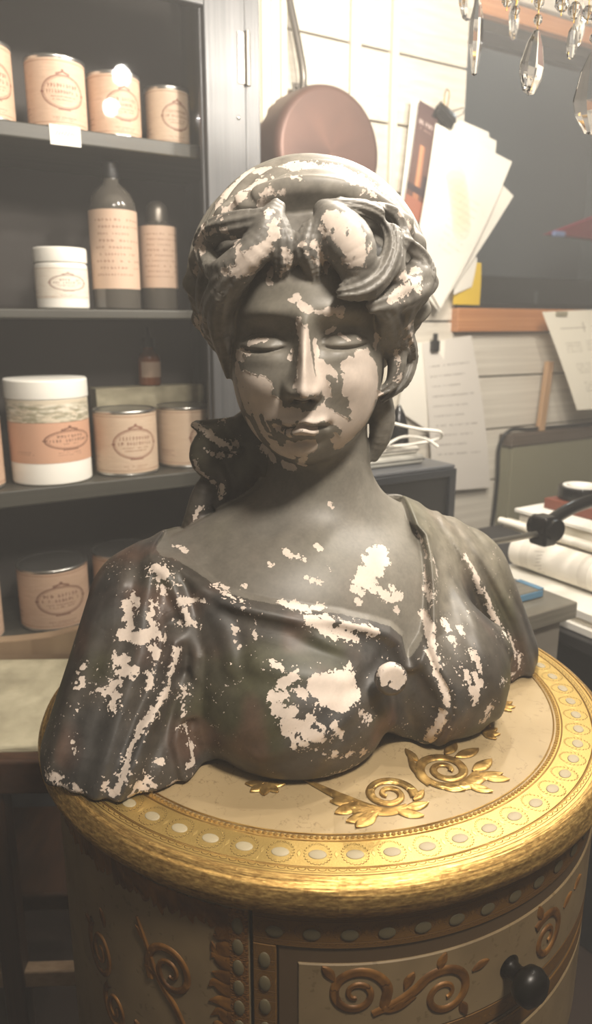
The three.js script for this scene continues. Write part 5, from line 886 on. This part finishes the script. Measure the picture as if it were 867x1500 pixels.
// ---------------------------------------------------------------- the chandelier: a brass hoop with candle bulbs, hung with cut glass
const chandelierAt = [0.42, 1.55, -0.98];
{
  const c = thing('chandelier', 'brass chandelier hung with clear cut-glass drops and beads at the upper right', 'chandelier', chandelierAt);
  const R = 0.24;
  part('hoop', new THREE.TorusGeometry(R, 0.006, 12, 96).rotateX(Math.PI / 2), MAT.brass, c);
  part('stem', [new THREE.CylinderGeometry(0.009, 0.009, CEIL - 1.5, 20).translate(0, (CEIL - 1.5) / 2, 0), M4(lathe([[0.0001, 0], [0.02, 0.01], [0.03, 0.03], [0.018, 0.055], [0.009, 0.07]], 32), 0, -0.02, 0)], MAT.brass, c);
  const bulbMat = std({ color: 0xfff2dd, emissive: new THREE.Color(1, 0.86, 0.66), emissiveIntensity: 6, roughness: 0.3 });
  for (let i = 0; i < 5; i++) {
    const a = i * 1.2566 + 0.5, x = Math.cos(a) * R, z = Math.sin(a) * R;
    part('arm', tube([[0, 0.02, 0], [x * 0.5, -0.012, z * 0.5], [x * 0.9, 0.0, z * 0.9], [x, 0.012, z]], 0.005, 24, 8), MAT.brass, c);
    part('candle', lathe([[0.0001, 0], [0.018, 0], [0.02, 0.005], [0.009, 0.008], [0.009, 0.055], [0.0001, 0.055]], 24).translate(x, 0.01, z), MAT.white, c);
    part('bulb', lathe([[0.0001, 0], [0.008, 0.002], [0.0135, 0.014], [0.012, 0.026], [0.006, 0.038], [0.0001, 0.046]], 20).translate(x, 0.066, z), bulbMat, c);
    const l = new THREE.PointLight(new THREE.Color(1, 0.925, 0.82), CHANDELIER, 0, 2); l.position.set(x, 0.09, z); l.castShadow = true; l.shadow.radius = 1; c.add(l);
  }
  const facet = (pts, seg, flat) => { const g = lathe(pts, seg).toNonIndexed(); g.scale(1, 1, flat); g.computeVertexNormals(); return g; };
  const bead = facet([[0.0001, -1], [0.55, -0.8], [1, -0.25], [1, 0.25], [0.55, 0.8], [0.0001, 1]], 9, 1);
  const drops = {
    icicle: facet([[0.0001, -0.078], [0.0035, -0.076], [0.0085, -0.045], [0.0075, -0.022], [0.0035, -0.004], [0.0001, 0]], 7, 0.7),
    leaf: facet([[0.0001, -0.062], [0.008, -0.059], [0.0152, -0.044], [0.0165, -0.034], [0.0105, -0.014], [0.004, -0.002], [0.0001, 0]], 9, 0.42),
    spear: facet([[0.0001, -0.036], [0.004, -0.034], [0.0068, -0.022], [0.005, -0.008], [0.0001, 0]], 7, 0.7),
  };
  const from = V(...chandelierAt), wire = [];
  function hang(px, kind, scale, beads, tilt = 0, turn = 0) {      // px: where the drop's top hangs
    const p = V(...px).sub(from);
    if (kind) { const d = part('crystal_drop', drops[kind], MAT.crystal, c); d.position.copy(p); d.scale.setScalar(scale); d.rotation.set(0, turn, tilt); }
    let y = p.y + 0.003;
    for (const r of beads) { const b = part('crystal_bead', bead, MAT.crystal, c); b.position.set(p.x, y + r, p.z); b.scale.set(r, r, r * 0.8); b.rotation.y = turn + r * 90; y += 2 * r + 0.004; }
    wire.push(new THREE.CylinderGeometry(0.0006, 0.0006, Math.max(0.01, -0.002 - p.y), 6).translate(p.x, p.y + Math.max(0.01, -0.002 - p.y) / 2, p.z));
    const l = Math.hypot(p.x, p.z), k = R / l; if (Math.abs(k - 1) > 0.04) wire.push(tube([[p.x, -0.002, p.z], [p.x * (1 + k) / 2, -0.006, p.z * (1 + k) / 2], [p.x * k, -0.002, p.z * k]], 0.0011, 12, 6));
  }
  hang([0.182,1.390,-0.840], 'icicle', 0.92, [0.006, 0.005, 0.006], 0, 0.4);
  hang([0.246,1.364,-0.850], 'leaf', 1.0, [0.0055, 0.0065, 0.005, 0.005, 0.005], -0.1, 0.5);
  hang([0.300,1.340,-0.830], 'leaf', 1.3, [0.007, 0.008, 0.006, 0.006, 0.006], 0.08, -0.5);
  hang([0.286,1.373,-0.860], 'spear', 0.95, [0.0085, 0.006, 0.006, 0.005], 0, 0.2);
  hang([0.216,1.384,-0.860], null, 1, [0.006, 0.0055, 0.005, 0.005]);
  hang([0.228,1.380,-0.870], 'spear', 0.01, [0.005, 0.0065, 0.005], 0.6);
  hang([0.229,1.394,-0.870], null, 1, [0.0075, 0.006]);
  hang([0.266,1.372,-0.840], null, 1, [0.0085, 0.006, 0.005]);
  hang([0.247,1.399,-0.880], null, 1, [0.005, 0.005]);
  hang([0.307,1.379,-0.880], null, 1, [0.0075, 0.006, 0.005]);
  for (let i = 0; i < 14; i++) { const a = i * 0.449 + 0.2, x = Math.cos(a) * R, z = Math.sin(a) * R; if (z > -0.1 && x < 0.2) continue; const d = part('crystal_drop', drops.leaf, MAT.crystal, c); d.position.set(x, -0.02, z); d.rotation.y = a; wire.push(new THREE.CylinderGeometry(0.0006, 0.0006, 0.02, 6).translate(x, -0.01, z)); }
  part('wire', wire, MAT.brass, c);
}
// ---------------------------------------------------------------- fill globe added unseen behind the camera to light the bust's front
{
  const at = FILL_AT, t = thing('fill_lamp', 'added fill light in a white globe on a rod, unseen behind the camera', 'lamp', at);
  part('globe', new THREE.SphereGeometry(0.09, 32, 20), std({ color: 0xffffff, emissive: new THREE.Color(1, 0.9, 0.76), emissiveIntensity: 3, roughness: 0.4 }), t);
  part('rod', new THREE.CylinderGeometry(0.006, 0.006, CEIL - at[1] - 0.085, 12).translate(0, (CEIL - at[1] - 0.085) / 2 + 0.085, 0), MAT.brass, t);
  const l = new THREE.PointLight(new THREE.Color(1, 0.91, 0.80), FILL, 0, 2); l.position.set(0, 0, 0); l.castShadow = true; l.shadow.radius = 4.5; t.add(l);
}

scene.traverse((o) => { if (o.isMesh) o.castShadow = o.receiveShadow = true; });
renderer.render(scene, camera);
